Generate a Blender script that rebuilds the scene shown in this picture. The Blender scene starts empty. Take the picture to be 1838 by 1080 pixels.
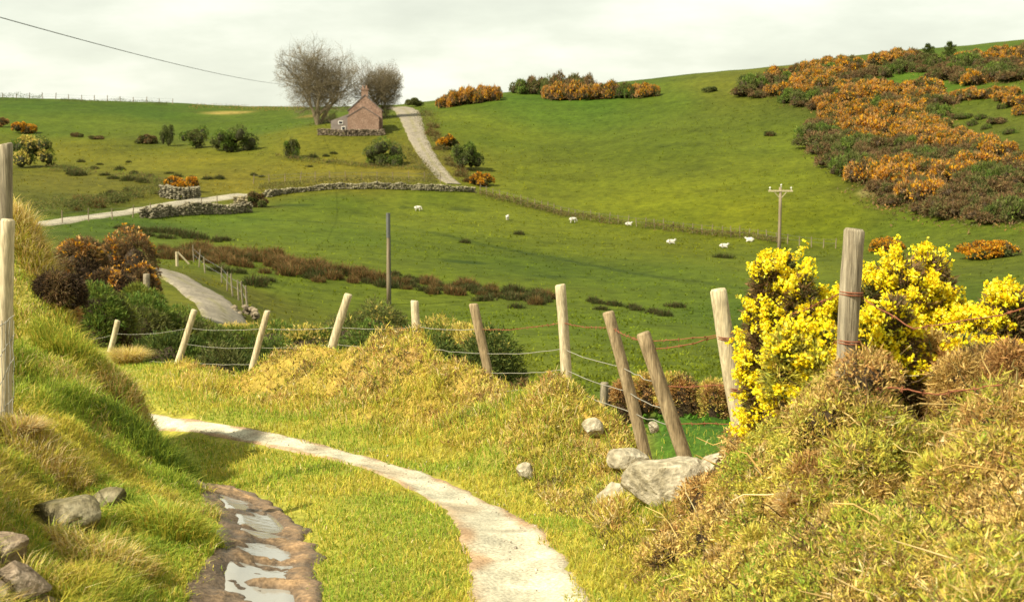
import bpy, bmesh, math, random
import numpy as np
from mathutils import Vector, Matrix

scene = bpy.context.scene
COL = scene.collection
R = math.radians

# ------------------------------------------------------------------ camera
FPX, CX, CY = 2553.0, 919.0, 540.0          # focal length in photo pixels, photo centre
HORIZ = 250.0
PITCH = math.atan((CY - HORIZ) / FPX)
CAMZ = 1.6
cam_d = bpy.data.cameras.new('camera'); cam = bpy.data.objects.new('camera', cam_d); COL.objects.link(cam)
cam_d.sensor_width = 36.0; cam_d.lens = 36.0 * FPX / 1838.0
cam_d.clip_start = 0.1; cam_d.clip_end = 5000
cam.location = (0, 0, CAMZ); cam.rotation_euler = (math.pi / 2 - PITCH, 0, 0)
cam_d.dof.use_dof = True; cam_d.dof.focus_distance = 11.5; cam_d.dof.aperture_fstop = 5.6
scene.camera = cam

# ------------------------------------------------------------------ light
SUN_AZ = R(-124)      # measured from +Y, clockwise: sun to the left and a little behind the camera
SUN_EL = R(46)
sd = bpy.data.lights.new('sun', 'SUN'); sd.energy = 5.0; sd.angle = R(0.53); sd.color = (1.0, 0.925, 0.77)
so = bpy.data.objects.new('sun', sd); COL.objects.link(so)
sdir = Vector((math.sin(SUN_AZ) * math.cos(SUN_EL), math.cos(SUN_AZ) * math.cos(SUN_EL), math.sin(SUN_EL)))
so.rotation_euler = sdir.to_track_quat('Z', 'Y').to_euler()
so.location = (-30, -20, 40)
scene.view_settings.view_transform = 'Standard'
scene.view_settings.look = 'None'
scene.view_settings.exposure = 0.9
scene.view_settings.gamma = 1.0
scene.cycles.max_bounces = 6
scene.cycles.transparent_max_bounces = 4
scene.cycles.use_denoising = True

world = bpy.data.worlds.new('World'); scene.world = world; world.use_nodes = True
wt = world.node_tree; wt.nodes.clear()
def wn(t, **k):
    n = wt.nodes.new(t)
    for a, b in k.items(): setattr(n, a, b)
    return n
w_out = wn('ShaderNodeOutputWorld'); w_bg = wn('ShaderNodeBackground'); w_bg.inputs['Strength'].default_value = 0.1
sky = wn('ShaderNodeTexSky', sky_type='NISHITA', sun_disc=False)
sky.sun_elevation = SUN_EL; sky.sun_rotation = SUN_AZ
sky.air_density = 1.0; sky.dust_density = 2.0
tc = wn('ShaderNodeTexCoord')
sep = wn('ShaderNodeSeparateXYZ'); wt.links.new(tc.outputs['Generated'], sep.inputs[0])
def wmath(op, a, b=None):
    n = wn('ShaderNodeMath', operation=op)
    for i, v in enumerate((a, b)):
        if v is None: continue
        if isinstance(v, (int, float)): n.inputs[i].default_value = v
        else: wt.links.new(v, n.inputs[i])
    return n.outputs[0]
zz = wmath('ADD', wmath('MAXIMUM', sep.outputs[2], 0.0), 0.24)
comb = wn('ShaderNodeCombineXYZ')
wt.links.new(wmath('DIVIDE', sep.outputs[0], zz), comb.inputs[0])
wt.links.new(wmath('DIVIDE', sep.outputs[1], zz), comb.inputs[1])
nz = wn('ShaderNodeTexNoise'); nz.inputs['Scale'].default_value = 1.9; nz.inputs['Detail'].default_value = 8; nz.inputs['Roughness'].default_value = 0.56
wt.links.new(comb.outputs[0], nz.inputs['Vector'])
rmp = wn('ShaderNodeValToRGB')
rmp.color_ramp.elements[0].position = 0.33; rmp.color_ramp.elements[0].color = (4.5, 4.65, 3.85, 1)
rmp.color_ramp.elements[1].position = 0.66; rmp.color_ramp.elements[1].color = (6.2, 6.2, 5.3, 1)
e = rmp.color_ramp.elements.new(0.47); e.color = (5.05, 5.2, 4.3, 1)
wt.links.new(nz.outputs['Fac'], rmp.inputs[0])
mixw = wn('ShaderNodeMixRGB'); mixw.inputs[0].default_value = 0.9
wt.links.new(sky.outputs[0], mixw.inputs[1]); wt.links.new(rmp.outputs[0], mixw.inputs[2])
wt.links.new(mixw.outputs[0], w_bg.inputs['Color']); wt.links.new(w_bg.outputs[0], w_out.inputs[0])

# ------------------------------------------------------------------ helpers: noise
rng = np.random.default_rng(7)
PERM = rng.random(65536).astype(np.float64)
def _h(ix, iy, iz=0):
    return PERM[(ix * 73856093 ^ iy * 19349663 ^ iz * 83492791) & 65535]
def vnoise(x, y, z=None):
    x = np.asarray(x, float); y = np.asarray(y, float)
    ix = np.floor(x).astype(np.int64); iy = np.floor(y).astype(np.int64)
    fx = x - ix; fy = y - iy; fx = fx * fx * (3 - 2 * fx); fy = fy * fy * (3 - 2 * fy)
    def pl(iz):
        a = _h(ix, iy, iz); b = _h(ix + 1, iy, iz); c = _h(ix, iy + 1, iz); d = _h(ix + 1, iy + 1, iz)
        return (a * (1 - fx) + b * fx) * (1 - fy) + (c * (1 - fx) + d * fx) * fy
    if z is None: return pl(0)
    z = np.asarray(z, float); iz = np.floor(z).astype(np.int64); fz = z - iz; fz = fz * fz * (3 - 2 * fz)
    return pl(iz) * (1 - fz) + pl(iz + 1) * fz
def fbm(x, y, sc=1.0, octv=4, z=None):
    s = 0; a = 1; t = 0
    for k in range(octv):
        s = s + a * vnoise(x * sc + 17.3 * k, y * sc - 9.1 * k, None if z is None else z * sc + 3.7 * k); t += a; a *= .5; sc *= 2.03
    return s / t
def sstep(a, b, x):
    t = np.clip((np.asarray(x, float) - a) / (b - a), 0, 1); return t * t * (3 - 2 * t)

# ------------------------------------------------------------------ helpers: projection
sp_, cp_ = math.sin(PITCH), math.cos(PITCH)
def pix(px, py, Y):
    """world point seen at photo pixel (px,py) at forward distance Y"""
    u = (px - CX) / FPX; v = (CY - py) / FPX
    dy = cp_ + v * sp_; dz = -sp_ + v * cp_
    t = Y / dy
    return np.array((u * t, Y, CAMZ + dz * t))
def pslope(px, py):
    u = (px - CX) / FPX; v = (CY - py) / FPX
    dy = cp_ + v * sp_; dz = -sp_ + v * cp_
    return u / dy, -dz / dy      # tan azimuth, downward slope

# ------------------------------------------------------------------ terrain: control points
ctl = []
def cpx(px, py, Y):
    u, s = pslope(px, py); ctl.append((u, math.log(Y), s))
def cw(x, y, z): ctl.append((x / y, math.log(y), (CAMZ - z) / y))
LANE = -0.085
for (px, py, Y) in [
    (-300,168,330),(0,177,330),(250,185,330),(500,193,320),(600,200,290),(740,197,285),(790,192,285),(900,172,290),(1050,171,290),
    (1180,152,290),(1300,138,290),(1400,134,285),(1500,118,275),(1650,106,270),(1838,90,260),(2100,60,255),
    (655,241,235),(575,238,235),(735,238,234),(690,300,205),(760,277,214),(800,316,196),(830,335,188),
    (470,352,176),(600,337,182),(700,333,185),(850,342,187),
    (1000,385,172),(1130,407,165),(1300,427,158),(1500,447,150),
    (440,352,176),(330,366,165),(210,384,150),(110,398,138),(0,410,125),(-200,420,110),
    (-100,330,170),(20,330,180),(150,260,240),(300,285,220),(450,300,205),(560,290,212),(100,300,205),(300,330,185),(0,260,240),(450,240,260),(300,220,285),(520,218,275),
    (900,300,205),(1000,250,238),(1000,200,268),(1200,330,188),(1200,250,225),(1200,190,262),(1350,380,168),(1400,300,195),(1400,200,245),
    (1550,350,172),(1550,250,210),(1550,170,245),(1700,400,150),(1700,300,178),(1700,200,220),(1838,420,135),(1838,300,165),(1838,200,205),(2150,330,150),(2150,180,200),
    (500,380,158),(700,385,162),(900,400,160),(1200,437,148),(1350,448,145),(1500,463,135),(1700,470,120),(1838,480,110),(2150,500,95),
    (300,420,128),(500,430,128),(700,445,125),(900,465,122),(1100,480,118),(1300,500,110),(1600,520,100),(1838,530,92),
    (300,447,112),(500,470,105),(700,500,101),(900,525,97),(1100,555,88),(1300,580,80),(1600,600,72),(2150,600,65),
    (500,560,75),(700,578,78),(900,590,72),(1100,620,62),(1300,650,54),(1600,660,50),(1838,670,46),
    (500,640,50),(700,650,48),(900,665,46),(1100,690,42),(1200,738,32),(1270,792,24),(1400,770,28),(1600,765,28),(1838,765,27),
    (290,486,75),(330,506,66),(370,531,59),(405,560,53),(420,592,46),(200,470,85),(120,470,80),(0,480,70),(-200,490,60),
    (200,565,42),(300,605,38),(250,530,55),(100,560,40),(0,560,38),(-200,560,36)]:
    cpx(px, py, Y)
for (px, Y, py) in [(-300,460,205),(0,460,215),(500,460,230),(740,430,235),(900,430,215),(1180,430,190),(1400,420,172),(1650,400,150),(1838,390,130),(2150,380,110),
                    (0,700,250),(900,700,250),(1838,700,250)]:
    cpx(px, py, Y)
# lane (a plane falling away from the camera) and its edges
for (x, y) in [(.08,6.66),(-1.2,6.66),(-.55,6.66),(-.17,8.8),(-1.6,8.5),(-.9,8.6),(-1.05,10.96),(-2.1,10.1),(-1.5,10.4),(-1.63,11.9),(-2.7,11.1),(-2.3,12.84),(-3.2,12.0),
               (-3.1,13.7),(-4.0,12.9),(-3.9,14.8),(-4.9,14.0),(-4.9,16.4),(-6.0,16.0),(-5.7,19),(-6.8,19),(.1,4.6),(-.55,4.6),(-1.2,4.6),(-2.9,16.2),(-3.6,18),(-5,20),(.4,6.6),(.25,8.5),(-.3,10.9)]:
    cw(x, y, LANE * y)
# fence bank on the right: post base (px, py, Y)
POSTS = [  # base px,py, top px,py, Y, width px
    (1520,705,1533,415,6.6,38),(1341,815,1290,522,8.4,31),(1250,880,1155,600,8.9,26),(1155,808,1092,562,10.2,23),(1015,700,1005,513,11.6,21),
    (882,697,850,547,13.5,18),(752,640,744,541,15.0,16),(588,655,625,529,17.0,15),(447,685,480,559,18.5,13),(315,662,349,557,21.0,12.5),(197,628,211,576,25.0,10)]
for (bx, by, tx, ty, Y, w) in POSTS: cpx(bx, by, Y)
for (px, py, Y) in [(650,652,16.5),(820,690,14.2),(950,720,12.5),(1080,760,11.2),(560,720,15.6),(760,745,13.4),(900,800,11.6),(1000,870,10.0),(1060,930,8.9),
                    (1180,880,8.9),(1250,1000,7.0),(1300,900,7.6),(1420,800,7.0),(1400,950,6.5),(1500,1060,5.6),(1600,900,6.0),(1700,800,6.2),(1800,760,6.1),(1838,900,5.4),(1700,1060,5.2),(1990,900,5.0),(1990,740,6.0)]:
    cpx(px, py, Y)
# far side of the bank drops to the field
for (px, Y, z) in [(330,26,-3.2),(450,23,-3.4),(600,20.5,-3.0),(740,18.5,-2.8),(900,16.5,-2.6),(1030,14.5,-2.3),(1130,13,-2.1),(1250,11.5,-1.9),(1400,10.3,-1.3),(1560,9.2,-.5),(1750,8.6,-.1),(1900,8.2,.1),
                   (1600,7.5,-.05),(1720,7.2,.0),(1850,7.0,.05),(1990,6.9,.1),(1300,16,-2.9),(1500,14,-2.6),(1800,13,-2.2),(2050,12,-2.0),(450,30,-4.4),(700,28,-4.6),(950,26,-4.4),(1130,24,-3.9)]:
    u, _ = pslope(px, 600); ctl.append((u, math.log(Y), (CAMZ - z) / Y))
# bank on the left
for (px, py, Y) in [(345,1080,6.5),(330,1000,7.0),(250,1040,6.5),(150,1060,6.1),(20,1010,6.0),(125,935,7.0),(190,885,7.9),(300,880,9.0),(60,830,7.8),(12,762,8.2),(-60,740,8.0),
                    (160,760,9.4),(240,770,10.3),(300,820,10.6),(165,640,11.0),(100,590,11.0),(60,470,11.6),(50,420,12.0),(245,700,11.2),(0,600,10.8),(-80,500,11),(-150,800,6.5),(-250,700,7)]:
    cpx(px, py, Y)
cw(-4.3, 13.2, -.9); cw(-5.4, 14.4, -1.0); cw(-6.5, 16.2, -1.1); cw(-8, 18, -1.2); cw(-8.6, 22, -1.9); cw(-10.5, 26, -2.3); cw(-6.6, 23, LANE * 23); cw(-8.2, 27, -2.4); cw(-9.5, 32, -3.2); cw(-6.5,30,-3.6)
ctl = np.array(ctl)
KU = 2.2
A = np.stack([ctl[:, 0] * KU, ctl[:, 1]], 1)
def tps(r2): return 0.5 * r2 * np.log(r2 + 1e-12)
n = len(A)
K = tps(((A[:, None] - A[None]) ** 2).sum(-1)) + np.eye(n) * 2e-4
Pm = np.concatenate([np.ones((n, 1)), A], 1)
M = np.block([[K, Pm], [Pm.T, np.zeros((3, 3))]])
WT = np.linalg.solve(M, np.concatenate([ctl[:, 2], np.zeros(3)]))
def base_slope(u, l):
    u = np.clip(u, -.55, .55); sh = u.shape; q = np.stack([u.ravel() * KU, l.ravel()], 1)
    out = np.empty(len(q))
    for i in range(0, len(q), 40000):
        c = q[i:i + 40000]
        out[i:i + 40000] = tps(((c[:, None] - A[None]) ** 2).sum(-1)) @ WT[:n] + WT[n] + c @ WT[n + 1:]
    return out.reshape(sh)
def H0(x, y):
    x = np.asarray(x, float); y = np.asarray(y, float); x, y = np.broadcast_arrays(x, y)
    yc = np.clip(y, 4.4, 760.0)
    z = CAMZ - base_slope(x / yc, np.log(yc)) * yc
    return z + np.clip(4.4 - y, 0, None) * 0.085

# lane centre line (between the two wheel tracks)
RS = np.array([(.12, -3), (.12, 2), (.10, 5), (.08, 6.66), (-.17, 8.83), (-.55, 10.0), (-1.05, 10.96), (-1.63, 11.9), (-2.3, 12.84), (-3.1, 13.75), (-3.9, 14.7), (-4.7, 16.1), (-5.4, 18), (-6.1, 21), (-7.2, 25)])
def densify(P, step=.1):
    P = np.asarray(P, float); d = np.r_[0, np.cumsum(np.linalg.norm(np.diff(P, axis=0), axis=1))]
    # Catmull-Rom by chord
    out = []
    for i in range(len(P) - 1):
        p0 = P[max(i - 1, 0)]; p1 = P[i]; p2 = P[i + 1]; p3 = P[min(i + 2, len(P) - 1)]
        m = max(2, int((d[i + 1] - d[i]) / step)); t = np.linspace(0, 1, m, endpoint=False)[:, None]
        out.append(.5 * ((2 * p1) + (-p0 + p2) * t + (2 * p0 - 5 * p1 + 4 * p2 - p3) * t ** 2 + (-p0 + 3 * p1 - 3 * p2 + p3) * t ** 3))
    out.append(P[-1:]); return np.concatenate(out)
RSd = densify(RS)
def normals2(P):
    T = np.gradient(P, axis=0); T /= np.linalg.norm(T, axis=1)[:, None] + 1e-9
    return np.stack([T[:, 1], -T[:, 0]], 1)       # to the right of travel
LC = RSd - normals2(RSd) * .64
LCn = normals2(LC)
def lat(x, y):
    """signed distance to the lane's centre line, + to the right"""
    x = np.asarray(x, float).ravel(); y = np.asarray(y, float).ravel(); out = np.full(len(x), 99.0)
    near = np.where(y < 32)[0]
    for i in range(0, len(near), 20000):
        k = near[i:i + 20000]
        dx = x[k, None] - LC[None, :, 0]; dy = y[k, None] - LC[None, :, 1]
        j = (dx * dx + dy * dy).argmin(1)
        ddx = x[k] - LC[j, 0]; ddy = y[k] - LC[j, 1]
        s = np.sign(ddx * LCn[j, 0] + ddy * LCn[j, 1])
        out[k] = s * np.hypot(ddx, ddy)
    return out
RIDGE = np.concatenate([np.linspace((*pix(a, 650, Y)[:2], h), (*pix(b_, 650, Y2)[:2], h2), 24) for a, Y, h, b_, Y2, h2 in [(440, 17.9, .05, 500, 17.4, .24), (500, 17.4, .24, 640, 15.9, .2), (640, 15.9, .2, 740, 14.5, .16), (740, 14.5, .16, 800, 13.9, .14), (800, 13.9, .14, 860, 12.8, .08), (860, 12.8, .08, 940, 11.9, .10), (940, 11.9, .10, 1030, 11.0, .12), (1030, 11.0, .12, 1080, 10.5, .0)]])
def H(x, y):
    x, y = np.broadcast_arrays(np.asarray(x, float), np.asarray(y, float))
    sh = x.shape; z = H0(x, y).ravel(); xr = x.ravel(); yr = y.ravel()
    L = lat(xr, yr)
    onlane = 1 - sstep(.95, 1.5, np.abs(L))
    wn_ = (1 - sstep(25, 45, yr))
    bump = (1 - .6 * sstep(.09, .16, xr / np.maximum(yr, 3)) * (yr < 9.5)) * (fbm(xr, yr, 1.1, 3) - .5) * (.22 + .22 * sstep(1.4, 2.0, np.abs(L))) + (fbm(xr, yr, 3.6, 2) - .5) * (.09 + .13 * sstep(1.3, 2.0, np.abs(L)))
    z = z + bump * wn_ * (1 - onlane) + (1 - wn_) * (fbm(xr, yr, .12, 3) - .5) * .5
    z = z + wn_ * onlane * (fbm(xr + 40, yr, 1.6, 2) - .5) * .03
    zb = np.where((yr > 9) & (yr < 20))[0]
    if len(zb):
        dx = xr[zb, None] - RIDGE[None, :, 0]; dy = yr[zb, None] - RIDGE[None, :, 1]; j = (dx * dx + dy * dy).argmin(1); dd = np.hypot(dx, dy)[np.arange(len(zb)), j]
        z[zb] += RIDGE[j, 2] * np.exp(-(dd / .42) ** 4) * (.75 + .5 * fbm(xr[zb], yr[zb], 2.0, 2))
    # wheel tracks worn down, crown left standing
    z = z - wn_ * .035 * np.exp(-((L - .64) / .26) ** 2) - wn_ * .06 * np.exp(-((L + .64) / .3) ** 2)
    return z.reshape(sh)
def hz(x, y): return float(H(np.array([x]), np.array([y]))[0])
_YL = np.exp(np.linspace(math.log(4.5), math.log(420), 900))
def ground_at(px, py, ymin=0.0):
    u, s = pslope(px, py)
    z = H(u * _YL, _YL); ray = CAMZ - s * _YL
    ok = np.where((z >= ray) & (_YL > ymin))[0]
    if len(ok) == 0: Y = 300.0
    else:
        i = max(ok[0], 1); a = ray[i - 1] - z[i - 1]; b = z[i] - ray[i]
        t = a / (a + b) if a > 0 and a + b > 1e-9 else 0
        Y = _YL[i - 1] + t * (_YL[i] - _YL[i - 1])
    x = u * Y
    return np.array((x, Y, hz(x, Y)))

# ------------------------------------------------------------------ helpers: meshes and objects
def build(name, V, F, mat, parent=None, C=None, smooth=False):
    V = np.asarray(V, np.float32); F = np.asarray(F, np.int32); m = bpy.data.meshes.new(name)
    k = F.shape[1]; m.vertices.add(len(V)); m.vertices.foreach_set('co', V.ravel())
    m.loops.add(F.size); m.loops.foreach_set('vertex_index', F.ravel())
    m.polygons.add(len(F)); m.polygons.foreach_set('loop_start', np.arange(0, F.size, k, dtype=np.int32))
    m.polygons.foreach_set('use_smooth', np.full(len(F), smooth))
    if C is not None:
        C = np.asarray(C, np.float32)
        a = m.color_attributes.new('Col', 'FLOAT_COLOR', 'POINT')
        a.data.foreach_set('color', np.concatenate([C, np.ones((len(C), 1), np.float32)], 1).ravel())
    m.update(calc_edges=True); m.validate()
    o = bpy.data.objects.new(name, m); COL.objects.link(o)
    if mat: m.materials.append(mat)
    if parent is not None: o.parent = parent
    return o
def tag(o, label=None, cat=None, group=None, kind=None):
    if label: o['label'] = label
    if cat: o['category'] = cat
    if group: o['group'] = group
    if kind: o['kind'] = kind
    return o
def empty(name, loc=(0, 0, 0), rz=0.0):
    o = bpy.data.objects.new(name, None); COL.objects.link(o); o.location = loc; o.rotation_euler = (0, 0, rz); o.empty_display_size = .2; return o
def dup(o, loc, rz=0, scale=None, label=None, group=None):
    c = o.copy(); COL.objects.link(c); c.location = loc; c.rotation_euler = (0, 0, rz)
    if scale is not None: c.scale = scale
    if label: c['label'] = label
    if group: c['group'] = group
    for ch in o.children:
        d = ch.copy(); COL.objects.link(d); d.parent = c
        for g in ch.children:
            h = g.copy(); COL.objects.link(h); h.parent = d
    return c
class Geo:
    def __init__(s): s.V = []; s.F = []; s.C = []; s.n = 0
    def add(s, V, F, C=None):
        V = np.asarray(V, float); F = np.asarray(F, int)
        if F.shape[1] == 4: F = np.concatenate([F[:, [0, 1, 2]], F[:, [0, 2, 3]]])
        s.V.append(V); s.F.append(F + s.n); s.n += len(V)
        if C is not None:
            C = np.asarray(C, float); s.C.append(np.broadcast_to(C, (len(V), 3)) if C.ndim == 1 else C)
    def build(s, name, mat, parent=None, smooth=False):
        return build(name, np.concatenate(s.V), np.concatenate(s.F), mat, parent, np.concatenate(s.C) if s.C else None, smooth)
def unit(a): return a / (np.linalg.norm(a, axis=-1, keepdims=True) + 1e-9)
def frame_of(D):
    D = unit(D); a = np.where(np.abs(D[:, 2:3]) > .9, np.array([[1., 0, 0]]), np.array([[0, 0, 1.]]))
    X = unit(np.cross(D, a)); return X, np.cross(D, X)
def tube(P, r, sides=6, cap=True):
    P = np.asarray(P, float); n = len(P); r = np.broadcast_to(np.asarray(r, float), (n,))
    T = np.gradient(P, axis=0); T = unit(T)
    ref = np.array([0, 0, 1.]) if abs(T[0, 2]) < .9 else np.array([1., 0, 0])
    V = []
    for i in range(n):
        X = np.cross(T[i], ref); X /= np.linalg.norm(X) + 1e-9; Yv = np.cross(T[i], X)
        a = np.arange(sides) * 2 * math.pi / sides
        V.append(P[i] + r[i] * (np.cos(a)[:, None] * X + np.sin(a)[:, None] * Yv))
    V = np.concatenate(V); F = []
    for i in range(n - 1):
        for k in range(sides):
            F.append((i * sides + k, i * sides + (k + 1) % sides, (i + 1) * sides + (k + 1) % sides, (i + 1) * sides + k))
    F = np.array(F); F = np.concatenate([F[:, [0, 1, 2]], F[:, [0, 2, 3]]])
    if cap:
        c0 = len(V); V = np.concatenate([V, P[:1], P[-1:]]); e = []
        for k in range(sides):
            e.append((c0, (k + 1) % sides, k)); e.append((c0 + 1, (n - 1) * sides + k, (n - 1) * sides + (k + 1) % sides))
        F = np.concatenate([F, np.array(e)])
    return V, F
BOXF = np.array([(0, 3, 2, 1), (4, 5, 6, 7), (0, 1, 5, 4), (1, 2, 6, 5), (2, 3, 7, 6), (3, 0, 4, 7)])
def box(x0, x1, y0, y1, z0, z1):
    return np.array([(x0, y0, z0), (x1, y0, z0), (x1, y1, z0), (x0, y1, z0), (x0, y0, z1), (x1, y0, z1), (x1, y1, z1), (x0, y1, z1)], float), BOXF

# ------------------------------------------------------------------ materials
def newmat(name):
    m = bpy.data.materials.new(name); m.use_nodes = True; nt = m.node_tree; nt.nodes.clear()
    o = nt.nodes.new('ShaderNodeOutputMaterial'); b = nt.nodes.new('ShaderNodeBsdfPrincipled'); nt.links.new(b.outputs[0], o.inputs[0])
    b.inputs['Specular IOR Level'].default_value = .08
    return m, nt, b, o
def leafmat(name, transl=.3, rough=.6):
    m, nt, b, o = newmat(name)
    a = nt.nodes.new('ShaderNodeAttribute'); a.attribute_name = 'Col'
    nt.links.new(a.outputs['Color'], b.inputs['Base Color']); b.inputs['Roughness'].default_value = rough
    t = nt.nodes.new('ShaderNodeBsdfTranslucent'); nt.links.new(a.outputs['Color'], t.inputs[0])
    mx = nt.nodes.new('ShaderNodeMixShader'); mx.inputs[0].default_value = transl
    nt.links.new(b.outputs[0], mx.inputs[1]); nt.links.new(t.outputs[0], mx.inputs[2]); nt.links.new(mx.outputs[0], o.inputs[0])
    return m
def noisemat(name, cols, scale=5.0, stretch=(1, 1, 1), rough=.85, bump=.3, detail=8, fine=None, bdist=.02, attr=False, rrange=None):
    """object-space noise through a colour ramp, optional finer speckle, bump from both"""
    m, nt, b, o = newmat(name); L = nt.links
    tcn = nt.nodes.new('ShaderNodeTexCoord'); mp = nt.nodes.new('ShaderNodeMapping'); mp.inputs['Scale'].default_value = stretch
    L.new(tcn.outputs['Object'], mp.inputs[0])
    nzz = nt.nodes.new('ShaderNodeTexNoise'); nzz.inputs['Scale'].default_value = scale; nzz.inputs['Detail'].default_value = detail; nzz.inputs['Roughness'].default_value = .62
    L.new(mp.outputs[0], nzz.inputs['Vector'])
    rp = nt.nodes.new('ShaderNodeValToRGB'); els = rp.color_ramp.elements
    pos = np.linspace(.3, .7, len(cols))
    els[0].position = pos[0]; els[0].color = (*cols[0], 1); els[1].position = pos[-1]; els[1].color = (*cols[-1], 1)
    for p, c in zip(pos[1:-1], cols[1:-1]): q = els.new(p); q.color = (*c, 1)
    L.new(nzz.outputs['Fac'], rp.inputs[0]); col = rp.outputs[0]; hgt = nzz.outputs['Fac']
    if attr:
        at = nt.nodes.new('ShaderNodeAttribute'); at.attribute_name = 'Col'
        mm = nt.nodes.new('ShaderNodeMixRGB'); mm.blend_type = 'MULTIPLY'; mm.inputs[0].default_value = 1
        L.new(at.outputs['Color'], mm.inputs[1]); L.new(col, mm.inputs[2]); col = mm.outputs[0]
    if fine:
        n2 = nt.nodes.new('ShaderNodeTexNoise'); n2.inputs['Scale'].default_value = fine; n2.inputs['Detail'].default_value = 4
        L.new(mp.outputs[0], n2.inputs['Vector'])
        r2 = nt.nodes.new('ShaderNodeMapRange'); r2.inputs['From Min'].default_value = .3; r2.inputs['From Max'].default_value = .7; r2.inputs['To Min'].default_value = .62; r2.inputs['To Max'].default_value = 1.3
        L.new(n2.outputs['Fac'], r2.inputs[0])
        mm = nt.nodes.new('ShaderNodeMixRGB'); mm.blend_type = 'MULTIPLY'; mm.inputs[0].default_value = 1
        L.new(col, mm.inputs[1]); L.new(r2.outputs[0], mm.inputs[2]); col = mm.outputs[0]
        ad = nt.nodes.new('ShaderNodeMath'); ad.operation = 'ADD'; L.new(nzz.outputs['Fac'], ad.inputs[0]); L.new(n2.outputs['Fac'], ad.inputs[1]); hgt = ad.outputs[0]
    L.new(col, b.inputs['Base Color']); b.inputs['Roughness'].default_value = rough
    if rrange:
        rr = nt.nodes.new('ShaderNodeMapRange'); rr.inputs['From Min'].default_value = .4; rr.inputs['From Max'].default_value = .6
        rr.inputs['To Min'].default_value = rrange[0]; rr.inputs['To Max'].default_value = rrange[1]; L.new(nzz.outputs['Fac'], rr.inputs[0]); L.new(rr.outputs[0], b.inputs['Roughness'])
    if bump:
        bp = nt.nodes.new('ShaderNodeBump'); bp.inputs['Strength'].default_value = bump; bp.inputs['Distance'].default_value = bdist
        L.new(hgt, bp.inputs['Height']); L.new(bp.outputs[0], b.inputs['Normal'])
    return m
MT = {}
MT['ground'] = noisemat('ground', [(.62, .66, .6), (1, 1, 1), (1.3, 1.26, 1.2)], 1.1, (1, 1, 1), .95, .5, 12, 14.0, .05, attr=True)
MT['leaf'] = leafmat('leaf'); MT['grass'] = leafmat('grass_blade', .35, .55); MT['flower'] = leafmat('flower', .3, .6)
MT['wood_new'] = noisemat('pale_post_wood', [(.30, .24, .14), (.46, .38, .23), (.56, .48, .31)], 6, (5, 5, .45), .85, .5, 8, 30, .004)
MT['wood_old'] = noisemat('grey_post_wood', [(.07, .055, .035), (.24, .20, .13), (.36, .31, .21)], 8, (5, 5, .3), .9, .8, 8, 30, .008)
MT['wood_dark'] = noisemat('brown_post_wood', [(.13, .095, .05), (.27, .20, .11), (.36, .28, .16)], 7, (5, 5, .4), .88, .6, 8, 30, .005)
MT['pole'] = noisemat('pole_wood', [(.14, .11, .07), (.22, .17, .11), (.29, .23, .155)], 2, (5, 5, .3), .85, .2)
MT['wire'] = noisemat('galvanised_wire', [(.22, .21, .16), (.33, .31, .25)], 30, rough=.5, bump=0)
MT['rust'] = noisemat('rusty_wire', [(.16, .06, .03), (.27, .10, .05)], 40, rough=.8, bump=0)
MT['cable'] = noisemat('cable', [(.10, .10, .09), (.13, .13, .12)], 3, rough=.6, bump=0)
MT['stone'] = noisemat('lichen_stone', [(.13, .105, .06), (.28, .24, .155), (.39, .34, .235), (.49, .43, .305)], 5.5, rough=.9, bump=.7, fine=28, bdist=.025)
MT['stone_brown'] = noisemat('brown_stone', [(.10, .07, .045), (.22, .165, .11), (.36, .29, .21)], 6, rough=.92, bump=.8, fine=30, bdist=.025)
MT['stone_moss'] = noisemat('mossy_stone', [(.06, .055, .02), (.13, .11, .055), (.20, .17, .10), (.27, .24, .15)], 5, rough=.95, bump=.8, fine=26, bdist=.025)
MT['wallstone'] = noisemat('wall_stone', [(.085, .078, .055), (.17, .155, .115), (.26, .235, .18)], 1.2, rough=.92, bump=.5, bdist=.05, attr=True)
MT['track'] = noisemat('track_dust', [(.8, .8, .8), (1, 1, 1), (1.16, 1.16, 1.16)], 3.5, (1, 1, 1), .95, .6, 10, 55, .012, attr=True)
MT['mud'] = noisemat('wet_mud', [(.7, .7, .7), (1, 1, 1), (1.2, 1.2, 1.2)], 5, (1, 1, 1), .45, .8, 10, 40, .012, attr=True, rrange=(.3, .75))
MT['road'] = noisemat('road_gravel', [(.8, .8, .8), (1, 1, 1), (1.2, 1.2, 1.2)], .8, (1, 1, 1), .9, .2, 8, 6, attr=True)
m, nt, b, o = newmat('puddle_water'); b.inputs['Base Color'].default_value = (.24, .23, .195, 1); b.inputs['Roughness'].default_value = .06; b.inputs['IOR'].default_value = 1.33; b.inputs['Specular IOR Level'].default_value = .9
nn = nt.nodes.new('ShaderNodeTexNoise'); nn.inputs['Scale'].default_value = 14; nn.inputs['Detail'].default_value = 4
tt = nt.nodes.new('ShaderNodeTexCoord'); nt.links.new(tt.outputs['Object'], nn.inputs['Vector'])
bp = nt.nodes.new('ShaderNodeBump'); bp.inputs['Strength'].default_value = .22; bp.inputs['Distance'].default_value = .012; nt.links.new(nn.outputs['Fac'], bp.inputs['Height']); nt.links.new(bp.outputs[0], b.inputs['Normal'])
MT['water'] = m
MT['bark'] = noisemat('bark', [(.115, .09, .05), (.175, .14, .08), (.235, .19, .115)], 1.5, rough=.95, bump=0)
MT['fleece'] = noisemat('fleece', [(.45, .41, .32), (.66, .62, .52)], 8, rough=.95, bump=.4)
MT['render'] = noisemat('pink_house_wall', [(.21, .13, .09), (.26, .165, .115), (.31, .21, .15)], .9, rough=.95, bump=.2, fine=5)
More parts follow.
